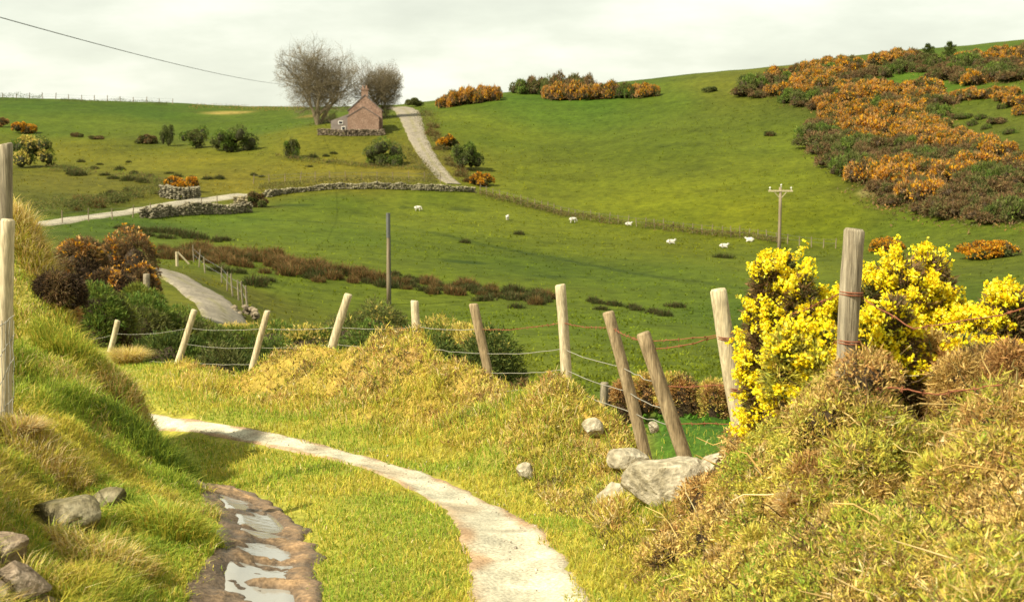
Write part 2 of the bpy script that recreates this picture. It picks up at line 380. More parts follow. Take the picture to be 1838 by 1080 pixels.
MT['slate'] = noisemat('slate', [(.10, .085, .075), (.16, .135, .12)], 1.5, (1, 1, 3), .8, .2)
MT['greywall'] = noisemat('grey_house_wall', [(.16, .13, .11), (.26, .22, .19)], 1.2, rough=.95, bump=.2)
MT['white'] = noisemat('white_paint', [(.6, .57, .5), (.72, .7, .62)], 2, rough=.7, bump=0)
MT['glass'] = noisemat('dark_glass', [(.02, .02, .025), (.04, .04, .045)], 2, rough=.15, bump=0)

# ------------------------------------------------------------------ ground sheet
cc = [  # grass colour seen at a place of the photo: px, py, Y or None, (r,g,b)
    (0,190,None,(.055,.105,.016)),(300,200,None,(.055,.105,.016)),(520,215,None,(.062,.105,.016)),(100,225,None,(.06,.105,.015)),(450,230,None,(.06,.105,.016)),
    (150,270,None,(.11,.125,.018)),(350,290,None,(.125,.135,.02)),(600,300,None,(.13,.135,.024)),(720,300,None,(.13,.125,.03)),(560,260,None,(.10,.115,.02)),(450,262,None,(.085,.11,.018)),
    (150,330,None,(.085,.095,.022)),(60,350,None,(.075,.09,.02)),(230,340,None,(.09,.10,.022)),(420,330,None,(.13,.13,.025)),(620,320,None,(.135,.13,.03)),
    (220,400,None,(.055,.10,.018)),(400,395,None,(.07,.12,.016)),(600,370,None,(.08,.125,.014)),(800,360,None,(.085,.125,.014)),(600,420,None,(.07,.115,.015)),(800,420,None,(.085,.125,.014)),
    (1000,430,None,(.085,.12,.014)),(1200,430,None,(.095,.125,.012)),(1400,470,None,(.08,.115,.014)),(1000,480,None,(.065,.105,.014)),(1200,500,None,(.062,.105,.015)),(1300,560,None,(.06,.105,.016)),
    (500,510,None,(.08,.12,.016)),(700,530,None,(.08,.12,.014)),(900,570,None,(.075,.118,.014)),(1100,600,None,(.065,.108,.015)),(1200,640,None,(.07,.11,.015)),(1270,790,None,(.035,.10,.02)),(1500,760,24,(.04,.10,.018)),
    (880,240,None,(.075,.115,.014)),(1000,200,None,(.06,.115,.018)),(1050,180,None,(.055,.12,.02)),(1200,180,None,(.065,.11,.017)),(1300,160,None,(.08,.105,.02)),(1350,145,None,(.085,.105,.02)),
    (1000,300,None,(.078,.11,.014)),(1200,300,None,(.075,.108,.014)),(1200,370,None,(.095,.13,.011)),(1350,390,None,(.105,.135,.010)),(1400,250,None,(.072,.11,.015)),(1380,330,None,(.085,.12,.012)),
    (1480,400,None,(.10,.135,.010)),(1650,400,None,(.075,.115,.014)),(1800,420,None,(.065,.10,.015)),(1620,140,None,(.055,.12,.02)),(1690,150,None,(.055,.12,.02)),(1700,215,None,(.07,.10,.02)),(1800,250,None,(.065,.09,.02)),
    (1600,220,None,(.06,.075,.02)),(1600,330,None,(.055,.07,.02)),(1750,340,None,(.05,.06,.02)),(1500,170,None,(.055,.07,.02)),(1838,440,None,(.075,.10,.017)),
    (300,560,38,(.10,.12,.02)),(480,600,50,(.10,.12,.018)),(420,520,None,(.10,.115,.02)),(1838,560,None,(.06,.105,.015)),(700,620,50,(.085,.115,.016)),
]
CCp = []; CCc = []
for (px, py, Y, c) in cc:
    g = ground_at(px, py, 28) if Y is None else np.array((pslope(px, py)[0] * Y, Y, 0))
    CCp.append((g[0] / g[1] * 3.0, math.log(g[1]) * 1.5)); CCc.append(c)
CCp = np.array(CCp); CCc = np.array(CCc)
PATCH = []   # soil, rushy hollows, bare ground: x, y, rx, ry, colour, strength
def patch(px, py, wpx, ry, c, s=.8):
    g = ground_at(px, py, 28); PATCH.append((g[0], g[1], wpx / FPX * g[1], ry, c, s))
DARKG = (.03, .055, .015)
for a in [(835,471,45,1.2,DARKG,.9),(980,496,38,1.0,DARKG,.7),(830,376,26,1.5,DARKG,.7),(725,372,10,1.0,DARKG,.7),(530,368,40,1.6,DARKG,.8),(485,372,25,1.3,(.06,.07,.02),.8),(1120,466,12,.8,DARKG,.7),
          (1040,497,60,1.0,DARKG,.4),(410,202,45,3.5,(.30,.26,.14),.9),(350,200,30,2,(.05,.07,.02),.6),(560,208,30,4,(.2,.15,.07),.6),
          (1560,345,20,2,(.28,.26,.2),.6),(1545,322,14,2,(.3,.28,.2),.6)]: patch(*a)
LINE = densify(np.array([ground_at(px, py, 28)[:2] for px, py in [(440,393),(520,396),(600,400),(690,404),(760,415),(830,430),(950,455),(1040,473),(1130,489),(1230,503),(1330,516),(1500,535)]]), 1.0)

us = np.concatenate([np.linspace(-1.6, -.52, 30, endpoint=False), np.arange(-.52, .52, .0022), np.linspace(.52, 1.6, 30)])
ls = np.arange(math.log(4.4), math.log(760), .0085)
YY = np.concatenate([np.array([-6, -3, -1, 0, 1, 2, 3, 3.5, 4.0]), np.exp(ls)])
GX = us[None] * np.maximum(YY, 4.4)[:, None]; GY = np.broadcast_to(YY[:, None], GX.shape)
GZ = H(GX, GY)
V = np.stack([GX, GY, GZ], -1).reshape(-1, 3)
nu, nr = len(us), len(YY)
idx = np.arange(nu * nr).reshape(nr, nu)
F = np.stack([idx[:-1, :-1], idx[:-1, 1:], idx[1:, 1:], idx[1:, :-1]], -1).reshape(-1, 4)
def far_colour(x, y):
    q = np.stack([x / np.maximum(y, 4) * 3.0, np.log(np.maximum(y, 4)) * 1.5], 1); out = np.empty((len(q), 3))
    for i in range(0, len(q), 40000):
        d2 = ((q[i:i + 40000, None] - CCp[None]) ** 2).sum(-1); w = 1 / (d2 + .0012) ** 1.6
        out[i:i + 40000] = (w @ CCc) / w.sum(1, keepdims=True)
    for (px_, py_, rx, ry, c, s) in PATCH:
        k = s * np.exp(-(((x - px_) / rx) ** 2 + ((y - py_) / ry) ** 2) ** 2)[:, None]; out = out * (1 - k) + np.array(c) * k
    m = np.where((y > 60) & (y < 170))[0]
    for i in range(0, len(m), 20000):
        k = m[i:i + 20000]; d = np.sqrt(((np.stack([x[k], y[k]], 1)[:, None] - LINE[None]) ** 2).sum(-1).min(1))
        w = (.8 * np.exp(-(d / .8) ** 2) * np.clip(.3 + 1.1 * fbm(x[k], y[k], .2, 2), 0, 1))[:, None]; out[k] = out[k] * (1 - w) + np.array(DARKG) * w
    # mottling of the pasture, streaks of stock paths along the slope
    a = fbm(x, y, .05, 4)[:, None] - .5; bb = fbm(x * .35, y, .35, 3)[:, None] - .5; c3 = fbm(x, y, .9, 2)[:, None] - .5
    out = out * (1 + .5 * a + .38 * bb + .45 * c3) * np.array([1, 1, 1]) + np.array([.02, .004, .002]) * a
    return np.clip(out * np.array([.83, .71, .35]), .003, 1)
def bank_mask(x, y):
    """0 on the left of the lane, 1 scrub on the right"""
    u = x / np.maximum(y, 3); nsh = (fbm(x, y, 1.3, 3) - .5) * .10
    return sstep(.10, .19, u + nsh) * (y < 12)
def near_colour(x, y):
    L = lat(x, y); n1 = fbm(x, y, .9, 3)[:, None]; n2 = fbm(x + 31, y, 2.5, 3)[:, None]
    green = np.array([.10, .125, .018]); gold = np.array([.20, .15, .03]); brown = np.array([.15, .10, .04]); straw = np.array([.28, .22, .09])
    c = green * (1 - n2) + np.array([.16, .16, .025]) * n2
    bank = gold * n2 + np.array([.14, .13, .025]) * (1 - n2)
    bank = bank * (1 - .5 * sstep(.55, .75, n1)) + brown * .5 * sstep(.55, .75, n1)
    rt = sstep(1.15, 1.9, L)[:, None]; c = c * (1 - rt) + bank * rt
    k = bank_mask(x, y)[:, None] * rt; c = c * (1 - k) + (np.array([.11, .08, .035]) * (1 - n1) + np.array([.17, .12, .04]) * n1) * k
    lf = sstep(-1.0, -1.5, L)[:, None] if False else (1 - sstep(-1.5, -1.0, L))[:, None]
    c = c * (1 - lf) + (np.array([.09, .115, .02]) * (1 - n2) + np.array([.19, .16, .04]) * n2) * lf
    return np.clip(c * np.array([1.75, 1.5, 1.5]), .004, 1)
gx, gy = V[:, 0].astype(float), V[:, 1].astype(float)
fc = far_colour(gx, gy); nc = near_colour(gx, gy)
wfar = sstep(24, 34, gy)[:, None]
wfar = np.maximum(wfar, (sstep(10.5, 15, gy) * sstep(.07, .11, gx / np.maximum(gy, 3)))[:, None])
ground = build('ground', V, F, MT['ground'], C=nc * (1 - wfar) + fc * wfar, smooth=True)
tag(ground, kind='structure')

# ------------------------------------------------------------------ strips on the ground: roads, wheel tracks
def strip(name, pts, half, mat, lift, colfun, step=.1, nx=9, edge=.15, hfun=H, hnoise=None, seed=0, kind='structure'):
    P = densify(pts, step); Nn = normals2(P); n = len(P); hw = np.broadcast_to(np.interp(np.linspace(0, 1, n), np.linspace(0, 1, len(np.atleast_1d(half))), np.atleast_1d(half)), (n,))
    s = np.arange(n) * step
    el = hw * (1 + edge * 2 * (fbm(s, s * 0 + seed, .9 / max(hw.mean(), .2), 4) - .5)); er = hw * (1 + edge * 2 * (fbm(s, s * 0 + seed + 50, .9 / max(hw.mean(), .2), 4) - .5))
    t = np.linspace(-1, 1, nx)
    off = np.where(t[None] < 0, t[None] * el[:, None], t[None] * er[:, None])
    X = P[:, None, 0] + Nn[:, None, 0] * off; Y = P[:, None, 1] + Nn[:, None, 1] * off
    Z = hfun(X, Y) + lift
    if hnoise is not None: Z = Z + hnoise(X, Y, t[None] + 0 * X)
    Z[:, 0] -= lift * 2.5; Z[:, -1] -= lift * 2.5
    V = np.stack([X, Y, Z], -1).reshape(-1, 3); ii = np.arange(n * nx).reshape(n, nx)
    F = np.stack([ii[:-1, :-1], ii[:-1, 1:], ii[1:, 1:], ii[1:, :-1]], -1).reshape(-1, 4)
    C = colfun(X.ravel(), Y.ravel(), np.broadcast_to(t[None], X.shape).ravel())
    return tag(build(name, V, F, mat, C=C, smooth=True), kind=kind)
def mixc(a, b, k): k = np.asarray(k)[:, None]; return np.asarray(a) * (1 - k) + np.asarray(b) * k
def track_col(x, y, t):
    nn_ = fbm(x, y, 3.0, 3); k = sstep(.46, .80, np.abs(t) + (nn_ - .5) * .7)
    c = mixc((.41, .375, .265), (.31, .205, .115), k); d = sstep(.55, .72, fbm(x + 4, y - 2, 1.7, 3)); c = mixc(c, np.array((.30, .235, .15)), .75 * d)
    return c * (1 + .8 * (fbm(x, y, 7, 3) - .5))[:, None]
strip('track', RS[:12], [.42, .42, .42, .42, .42, .38, .30, .24, .20, .17, .15, .15], MT['track'], .012, track_col, 0.05, 25, .12, hnoise=lambda x, y, t: -.035 * sstep(.70, .99, np.abs(t) + (fbm(x, y, 4.2, 3) - .5) * .32) + (fbm(x, y, 6, 2) - .5) * .012)
LS = RSd[::6] - normals2(RSd)[::6] * np.interp(RSd[::6, 1], [6, 8, 10, 12], [1.26, 1.36, 1.46, 1.46])[:, None]
def mud_col(x, y, t):
    k = sstep(.15, .6, t + (fbm(x, y, 2.2, 3) - .5) * .9)
    c = mixc((.185, .122, .066), (.38, .235, .115), k)
    wet = 1 - sstep(.004, .024, mud_h(x, y, t)); c = mixc(c, np.array((.085, .063, .043)), wet * .85)
    return c * (1 + .9 * (fbm(x, y, 8, 3) - .5))[:, None]
def ridge(x, y):   # tyre-churned streaks that lie along and across the rut
    return (fbm(x * 1.0 + y * .9, y * 2.6 - x * 1.2, 2.4, 4) - .5)
def mud_h(x, y, t):
    n_ = .45 * fbm(x + .4 * y, y * 1.3 - .3 * x, 3.2, 4) + .55 * fbm(x - 7 + .5 * y, y + 3, 9, 3); a_ = np.abs(t)
    h_ = -.003 + .030 * (t + .08) ** 2 + (n_ - .5) * .17 * (1 - .8 * sstep(.35, .65, a_))
    k = 1 - sstep(.55, .8, a_); return h_ * k + .006 * (1 - k) - .05 * sstep(.74, .99, a_ + (fbm(x + 5, y, 4.5, 3) - .5) * .5)
lmask = (LS[:, 1] > 3) & (LS[:, 1] < 10.55)
strip('muddy_rut', LS[lmask], [.40, .40, .38, .33, .29, .26], MT['mud'], .016, mud_col, .03, 41, .22, hnoise=mud_h, seed=9)
strip('puddle', LS[(LS[:, 1] > 4.5) & (LS[:, 1] < 10.1)] , [.23, .23, .21, .17, .13], MT['water'], .017, lambda x, y, t: np.full((len(x), 3), .2), .08, 9, .15, seed=4)

def road_col(x, y, t):
    nn_ = fbm(x, y, .5, 3); k = sstep(.7, 1.0, np.abs(t) + (nn_ - .5) * .6); mid = np.exp(-(t / .16) ** 2) * .55
    c = mixc((.215, .185, .135), (.16, .145, .055), np.clip(k + mid * (nn_ > .35), 0, 1)); return c * (1 + .3 * (nn_ - .5))[:, None]
def gp(lst, ymin=28): return np.array([ground_at(px, py, ymin)[:2] for px, py in lst])
drive = gp([(728,199),(738,215),(747,240),(757,262),(772,287),(792,312),(815,331)])
strip('farm_drive', np.concatenate([drive[:1] + [[-3, 14]], drive]), [2.7, 2.6, 2.0, 1.55, 1.25], MT['road'], .10, road_col, .8, 9, .12)
lane_far = np.array([pix(px, py, Y)[:2] for px, py, Y in [(815,331,189),(700,336,186),(560,341,182),(440,351,177),(330,367,166),(270,375,158),(210,385,150),(110,399,138),(0,412,127),(-80,440,105)]])
def road2_col(x, y, t):
    nn_ = fbm(x, y, .4, 3); k = sstep(.75, 1.0, np.abs(t)); return mixc((.28, .25, .18), (.17, .15, .06), k) * (1 + .3 * (nn_ - .5))[:, None]
strip('farm_road', lane_far[3:], 1.5, MT['road'], .12, road2_col, .8, 9, .1)
bend = np.array([pix(px, py, Y)[:2] for px, py, Y in [(180,462,92),(240,474,82),(300,491,73),(345,512,64),(380,537,57),(402,562,52),(410,590,46),(395,620,41)]])
strip('lane_bend', bend, [1.3, 1.3, 1.15, 1.0], MT['road'], .09, road_col, .4, 11, .1)

def icos(sub=2):
    bm = bmesh.new(); bmesh.ops.create_icosphere(bm, subdivisions=sub, radius=1); V = np.array([v.co[:] for v in bm.verts]); F = np.array([[v.index for v in f.verts] for f in bm.faces]); bm.free(); return V, F
ICO1_ = icos(1); hz0 = H(RSd[:, 0], RSd[:, 1])
# ------------------------------------------------------------------ plant colours
DARKE = [(.05, .035, .02), (.085, .055, .03), (.035, .025, .018), (.12, .08, .045)]
GREEN = [(0.224, 0.3078, 0.0333), (0.2929, 0.3564, 0.0378), (0.1723, 0.2592, 0.0302), (0.3618, 0.3888, 0.0454)]
YGREEN = [(0.4805, 0.413, 0.0504), (0.4066, 0.38, 0.0471), (0.5729, 0.446, 0.084), (0.3511, 0.3469, 0.042)]
STRAW = [(0.6, 0.465, 0.195), (0.51, 0.375, 0.135), (0.675, 0.555, 0.285), (0.45, 0.285, 0.09)]
GOLD = [(0.6, 0.4666, 0.0946), (0.525, 0.4471, 0.081), (0.675, 0.5054, 0.162), (0.45, 0.3888, 0.081)]
RUST = [(0.4335, 0.2334, 0.0751), (0.3335, 0.1834, 0.0667), (0.5002, 0.3001, 0.1)]
OLIVE = [(0.5173, 0.4488, 0.0624), (0.4356, 0.4093, 0.0624), (0.6262, 0.528, 0.0832), (0.3811, 0.396, 0.0728)]
BROWN = [(0.4774, 0.3165, 0.0883), (0.382, 0.2435, 0.0706), (0.5968, 0.414, 0.1324), (0.6921, 0.5113, 0.1765)]
YELLOW = [(.94, .82, .10), (.92, .78, .03), (.86, .70, .012), (.80, .62, .01), (.90, .77, .03), (.74, .52, .012)]
ORANGE = [(0.598, 0.2846, 0.0172), (0.5083, 0.2176, 0.0172), (0.6877, 0.3684, 0.0215), (0.4485, 0.1674, 0.0172)]
AMBER = [(0.605, 0.315, 0.0187), (0.5225, 0.2494, 0.0175), (0.66, 0.3806, 0.025)]
DGREEN = [(0.0765, 0.1095, 0.0245), (0.102, 0.1329, 0.0272), (0.0595, 0.086, 0.0218), (0.136, 0.1564, 0.034)]
MGREEN = [(0.128, 0.184, 0.0288), (0.176, 0.224, 0.036), (0.096, 0.16, 0.0288)]
HBROWN = [(0.1711, 0.105, 0.049), (0.2214, 0.1313, 0.056), (0.1309, 0.0875, 0.042), (0.151, 0.1225, 0.042)]
OLIVED = [(0.12, 0.128, 0.0352), (0.144, 0.144, 0.0448), (0.096, 0.104, 0.032)]
# ------------------------------------------------------------------ grass blades
def blades(P, h, w, lean, C, az=None):
    n = len(P); az = rng.random(n) * 2 * math.pi if az is None else az
    fa = rng.random(n) * 2 * math.pi
    S = np.stack([np.cos(fa), np.sin(fa), np.zeros(n)], 1) * (w * .5)[:, None]
    Ld = np.stack([np.cos(az), np.sin(az), np.zeros(n)], 1)
    up = np.array([0, 0, 1.])
    mid = P + up * (h * .55)[:, None] + Ld * (h * lean * .3)[:, None]
    tip = P + up * (h * np.clip(1 - .35 * lean, .25, 1))[:, None] + Ld * (h * lean)[:, None]
    V = np.stack([P - S, P + S, mid - S * .75, mid + S * .75, tip], 1).reshape(-1, 3)
    b = np.arange(n)[:, None] * 5
    F = np.concatenate([b + [0, 1, 3], b + [0, 3, 2], b + [2, 3, 4]])
    return V, F, np.repeat(C, 5, axis=0)
def pickc(pal, n, jit=.25):
    pal = np.array(pal, float); k = rng.integers(0, len(pal), n); return np.clip(pal[k] * (1 + jit * (rng.random((n, 1)) - .5) * 2) * (1 + .1 * (rng.random((n, 3)) - .5)), .003, .9)
def sample(n, u0, u1, y0, y1, pw=1.0):
    u = rng.uniform(u0, u1, n); l = rng.uniform(math.log(y0), math.log(y1), n); y = np.exp(l); return u * y, y
def blend_pal(pa, pb, k):
    m = rng.random(len(k)) < k; out = pickc(pa, len(k)); out[m] = pickc(pb, int(m.sum())); return out
STN = []
def clear_of_stones(x, y):
    k = np.ones(len(x), bool)
    for sx, sy, sr in STN: k &= ((x - sx) / (sr * (1.0 if sx < -1.5 else .9))) ** 2 + ((y - sy + (.45 if sx < -1.5 else .1) * sr) / (sr * (.95 if sx < -1.5 else .7) + .08)) ** 2 > 1
    return k
G1 = 'boulders at the foot of the fence'; G2 = 'stones in the left bank'
def S_(px, py, Y, wpx, hpx, *a, **k):
    Yg = ground_at(px, py + .30 * hpx)[1]
    if abs(Yg - Y) < 1.6: Y = Yg
    STN.append((pslope(px, py)[0] * Y, Y, wpx / FPX * Y / 2)); return ((px, py, Y, wpx, hpx) + a, k)
STONES = [
    S_(1195, 868, 9.15, 165, 105, 'largest pale boulder under the brown leaning post', 1, group=G1, cuts=11, tilt=.18),
    S_(1100, 893, 8.8, 84, 62, 'rounded end stone jutting out left of the largest boulder', 2, group=G1, tilt=.5),
    S_(1131, 826, 10.0, 88, 48, 'flat pale slab lying above the largest boulder', 3, group=G1, cuts=13),
    S_(1275, 842, 9.3, 62, 66, 'pale stone just right of the brown leaning post', 4, group=G1),
    S_(1213, 895, 8.7, 46, 36, 'small stone wedged under the right side of the largest boulder', 5, group=G1),
    S_(1247, 912, 8.45, 28, 34, 'smallest white stone at the foot of the brown leaning post', 6, group=G1),
    S_(1062, 770, 11.0, 44, 44, 'white stone poking out of the bank beside the rusty tussock', 7, group=G1),
    S_(1172, 768, 10.6, 22, 26, 'tiny pale stone seen between the two brown leaning posts', 8, group=G1),
    S_(942, 849, 10.6, 34, 40, 'pale stone half sunk in the golden bank near the track', 9, group=G1),
    S_(124, 930, 7.0, 136, 84, 'broad mossy boulder in the left bank grass', 10, 'stone_moss', group=G2, cuts=10),
    S_(192, 890, 7.7, 66, 46, 'half buried mossy stone behind the broad left boulder', 11, 'stone_moss', group=G2),
    S_(16, 985, 6.0, 84, 74, 'brown stone at the left edge, topmost of the corner pile', 12, 'stone_brown', group=G2, cuts=12),
    S_(36, 1040, 5.75, 120, 84, 'angular brown stone in the middle of the corner pile', 13, 'stone_brown', group=G2, cuts=13, tilt=-.2),
    S_(-5, 1064, 5.5, 60, 46, 'small brown stone cut by the left edge at the bottom of the corner pile', 14, 'stone_brown', group=G2),
    S_(72, 1078, 5.5, 70, 42, 'dark low stone on the bottom edge right of the corner pile', 15, 'stone_brown', group=G2),
]
g = Geo(); n_ = 1300
k_ = rng.integers(0, len(RSd), n_); k_ = k_[(RSd[k_, 1] > 5) & (RSd[k_, 1] < 13.5)]; nn_ = normals2(RSd)
for i in k_:
    o_ = rng.normal(0, .2); x_, y_ = RSd[i] + nn_[i] * o_ + rng.normal(0, .05, 2); r_ = rng.uniform(.003, .007) * (1 if rng.random() < .96 else 2.2)
    v, f = ICO1_[0] * rng.uniform(.6, 1.2, 3) * r_ * rng.uniform(.8, 1.2, (len(ICO1_[0]), 1)), ICO1_[1]; cv = rng.uniform(.22, .5); g.add(v + [x_, y_, hz0[i] + .012 + .3 * r_], f, np.array((cv, cv * .86, cv * .66)))
tag(g.build('gravel', MT['track']), 'small loose stones scattered over the pale wheel track', 'gravel', kind='stuff')
# 1. cropped grass on the crown of the lane and on the verges
x, y = sample(260000, -.42, .2, 4.6, 26)
L = lat(x, y); e = (fbm(x, y, 4, 3) - .5) * .22
keep = (((L + e * .5 < .39) & (L - e * .4 > -np.interp(y, [6, 8, 10, 10.4, 10.9], [.34, .40, .54, .62, 2.5]))) | ((np.abs(L - .64) > .26) & (L > 0) & (rng.random(len(x)) < .12)) | ((L > np.interp(y, [9, 12], [.85, .78]) + e) & (L < np.interp(y, [9.5, 11, 14], [1.75, 1.9, 2.3]) + e * 2))) & (y < 26)
rc = -np.interp(y, [6, 8, 10, 12], [.62, .72, .82, .82]); keep |= (np.abs(L - rc) + e * .6 > .23) & (np.abs(L - rc) < .6) & (y < 10.9) & (rng.random(len(x)) < .32)
x, y, L = x[keep], y[keep], L[keep]; z = H(x, y)
n1 = fbm(x, y, 1.3, 3); verge = sstep(1.1, 1.7, L)
col = blend_pal(GREEN, YGREEN, np.clip(.45 + (n1 - .5) * 2.6 , 0, 1)); mk = rng.random(len(x)) < (.05 + .25 * verge * sstep(.4, .6, fbm(x + 9, y, 1.1, 2))); col[mk] = pickc(STRAW + GOLD, int(mk.sum()))
hgt = rng.uniform(.022, .055, len(x)) * (1 + 1.3 * verge) * (.7 + .6 * n1) * (1 + .35 * (y > 10))
g = Geo(); g.add(*blades(np.stack([x, y, z - .004], 1), hgt, rng.uniform(.003, .006, len(x)) * (.6 + y / 12), rng.uniform(.2, 1.0, len(x)), col))
tag(g.build('lane_grass', MT['grass']), 'cropped yellow green grass on the crown and verges of the lane', 'grass', kind='stuff')
# 2. long grass on the left bank
x, y = sample(470000, -.62, -.05, 4.4, 16)
x2, y2 = sample(40000, -.42, -.18, 14, 34); x = np.r_[x, x2]; y = np.r_[y, y2]
L = lat(x, y); e = (fbm(x, y, 3, 3) - .5) * .3
z = H(x, y); keep = ((L < -1.0 + e) | ((L < -.2) & (z - LANE * y > .10) & (y > 10))) & clear_of_stones(x, y); x, y, L, z = x[keep], y[keep], L[keep], z[keep]
n1 = fbm(x, y, 1.6, 3); n2 = fbm(x + 70, y - 20, 3.2, 2); tuss = sstep(.45, .75, n2)
hgt = rng.uniform(.035, .085, len(x)) * (.6 + 1.1 * tuss) * (1 + .4 * sstep(1.0, 1.4, -L))
col = blend_pal(GREEN, YGREEN, np.clip(.40 + (n1 - .5) * 3.2, 0, 1)); mk = rng.random(len(x)) < (.06 + .42 * sstep(.5, .68, fbm(x - 5, y + 3, 1.9, 3))); col[mk] = pickc(STRAW + GOLD, int(mk.sum()))
az = np.where(rng.random(len(x)) < .35, rng.normal(-.5, 1.1, len(x)), rng.random(len(x)) * 6.28)
g = Geo(); g.add(*blades(np.stack([x, y, z - .01], 1), hgt, rng.uniform(.003, .007, len(x)) * (.5 + y / 14), rng.uniform(.25, 1.15, len(x)), col, az))
tag(g.build('bank_grass', MT['grass']), 'long tangled green and straw grass on the left bank', 'grass', kind='stuff')

# sprigs: little fans of spikes, used for moss and heath cover and for every bush
def sprigs(P, D, ln, w, C, k=3, spread=.55):
    n = len(P); Vs = []; 
    for j in range(k):
        d = unit(D + rng.normal(0, spread, (n, 3))); X, Yv = frame_of(d); a = rng.random(n) * 6.28
        S = (np.cos(a)[:, None] * X + np.sin(a)[:, None] * Yv) * (w * .5)[:, None]
        b = P + rng.normal(0, .15, (n, 3)) * ln[:, None]
        tip = b + d * (ln * rng.uniform(.6, 1.15, n))[:, None]
        m_ = b + d * (ln * .45)[:, None]
        Vs.append(np.stack([b, m_ - S, tip, m_ + S], 1))
    V = np.stack(Vs, 1).reshape(-1, 3); q = np.arange(n * k)[:, None] * 4
    F = np.concatenate([q + [0, 1, 2], q + [0, 2, 3]])
    return V, F, np.repeat(np.repeat(C, k, axis=0), 4, axis=0)
# 3. golden moss and heath cover on the fence bank
x, y = sample(330000, -.36, .24, 5.4, 27)
L = lat(x, y); e = (fbm(x, y, 2, 3) - .5) * .5; bm = bank_mask(x, y)
fence_xy = np.array([pix(p[0], p[1], p[4])[:2] for p in POSTS])
def beyond_fence(x, y):
    fx = densify(np.concatenate([[fence_xy[0] + [.3, -2]], fence_xy, [fence_xy[-1] + [-3, 4]]])[::-1], .2)
    out = np.zeros(len(x))
    for i in range(0, len(x), 20000):
        dx = x[i:i+20000, None] - fx[None, :, 0]; dy = y[i:i+20000, None] - fx[None, :, 1]; j = (dx * dx + dy * dy).argmin(1)
        nn_ = normals2(fx)[j]; ddx = x[i:i+20000] - fx[j, 0]; ddy = y[i:i+20000] - fx[j, 1]
        out[i:i+20000] = -(ddx * nn_[:, 0] + ddy * nn_[:, 1])
    return out
bf = beyond_fence(x, y)
keep = (L > np.interp(y, [9.5, 11, 14], [1.25, 1.4, 1.75]) + e) & (bf < .9) & (rng.random(len(x)) > bm) & clear_of_stones(x, y); x, y, L = x[keep], y[keep], L[keep]; z = H(x, y)
n1 = fbm(x, y, 1.2, 3); n2 = fbm(x + 11, y + 7, 2.6, 3)
col = blend_pal(GOLD + OLIVE, YGREEN, np.clip(.38 + (n1 - .5) * 3, 0, 1)); mk = rng.random(len(x)) < .6 * sstep(.47, .6, n2); col[mk] = pickc(RUST + STRAW + BROWN + GOLD, int(mk.sum()))
mk = rng.random(len(x)) < .1; col[mk] = pickc(STRAW, int(mk.sum()))
mk = rng.random(len(x)) < .10 + .3 * sstep(.56, .66, fbm(x + 3, y, 3.3, 2)); col[mk] = pickc(HBROWN + OLIVED, int(mk.sum()))
lump = .10 * sstep(.4, .8, n2)
P = np.stack([x, y, z + lump * rng.random(len(x))], 1); D = np.stack([rng.normal(0, .5, len(x)), rng.normal(-.15, .5, len(x)), np.ones(len(x))], 1)
g = Geo(); g.add(*sprigs(P, D, rng.uniform(.025, .06, len(x)) * (1 + 1.0 * lump * 8), rng.uniform(.0045, .009, len(x)) * (.5 + y / 16), col, 3, .6))
tag(g.build('bank_moss', MT['leaf']), 'golden moss and heath cover on the bank below the wire fence', 'ground cover', kind='stuff')
# 4. brown scrub on the bank at the right
x, y = sample(170000, .05, .75, 4.0, 10.5)
L = lat(x, y); bm = bank_mask(x, y); keep = (rng.random(len(x)) < bm) & (L > .95) & clear_of_stones(x, y) & ((beyond_fence(x, y) < .35) | (y < 6.35)); x, y = x[keep], y[keep]; z = H(x, y)
n1 = fbm(x, y, 1.7, 3); n2 = fbm(x + 5, y + 40, 4.0, 3)
col = blend_pal(OLIVE, BROWN, np.clip(.6 + (n1 - .5) * 3.2, 0, 1)); mk = rng.random(len(x)) < .55 * sstep(.56, .7, n2); col[mk] = pickc(YGREEN + GREEN, int(mk.sum()))
mk = rng.random(len(x)) < .12; col[mk] = pickc(STRAW, int(mk.sum()))
mk = rng.random(len(x)) < .10 + .35 * sstep(.55, .66, fbm(x + 3, y - 8, 3.6, 2)); col[mk] = pickc(HBROWN, int(mk.sum()))
tall = (.26 * sstep(.35, .8, n2) + .06) * (1 - .65 * sstep(5.9, 6.6, y))
P = np.stack([x, y, z + tall * rng.random(len(x)) ** .7], 1); D = np.stack([rng.normal(0, .8, len(x)), rng.normal(-.25, .8, len(x)), rng.uniform(.1, 1.2, len(x))], 1)
g = Geo(); g.add(*sprigs(P, D, rng.uniform(.03, .085, len(x)), rng.uniform(.003, .0065, len(x)), col, 4, .6))
ql = np.random.default_rng(77); lu = ql.uniform(.10, .66, 2300); ly = np.exp(ql.uniform(math.log(4.2), math.log(7.9), 2300)); lx = lu * ly
kp = (ql.random(2300) < bank_mask(lx, ly)) & (lat(lx, ly) > 1.25) & ((beyond_fence(lx, ly) < .1) | (ly < 6.1)) & clear_of_stones(lx, ly); lx, ly = lx[kp], ly[kp]; lz = H(lx, ly)
PALG = [OLIVE + GREEN, GOLD + GREEN, OLIVE, YGREEN + OLIVE, GOLD + BROWN, OLIVE + BROWN]; PALB = [BROWN, OLIVE, HBROWN + BROWN, RUST + BROWN, GOLD, OLIVE + BROWN, STRAW + BROWN]
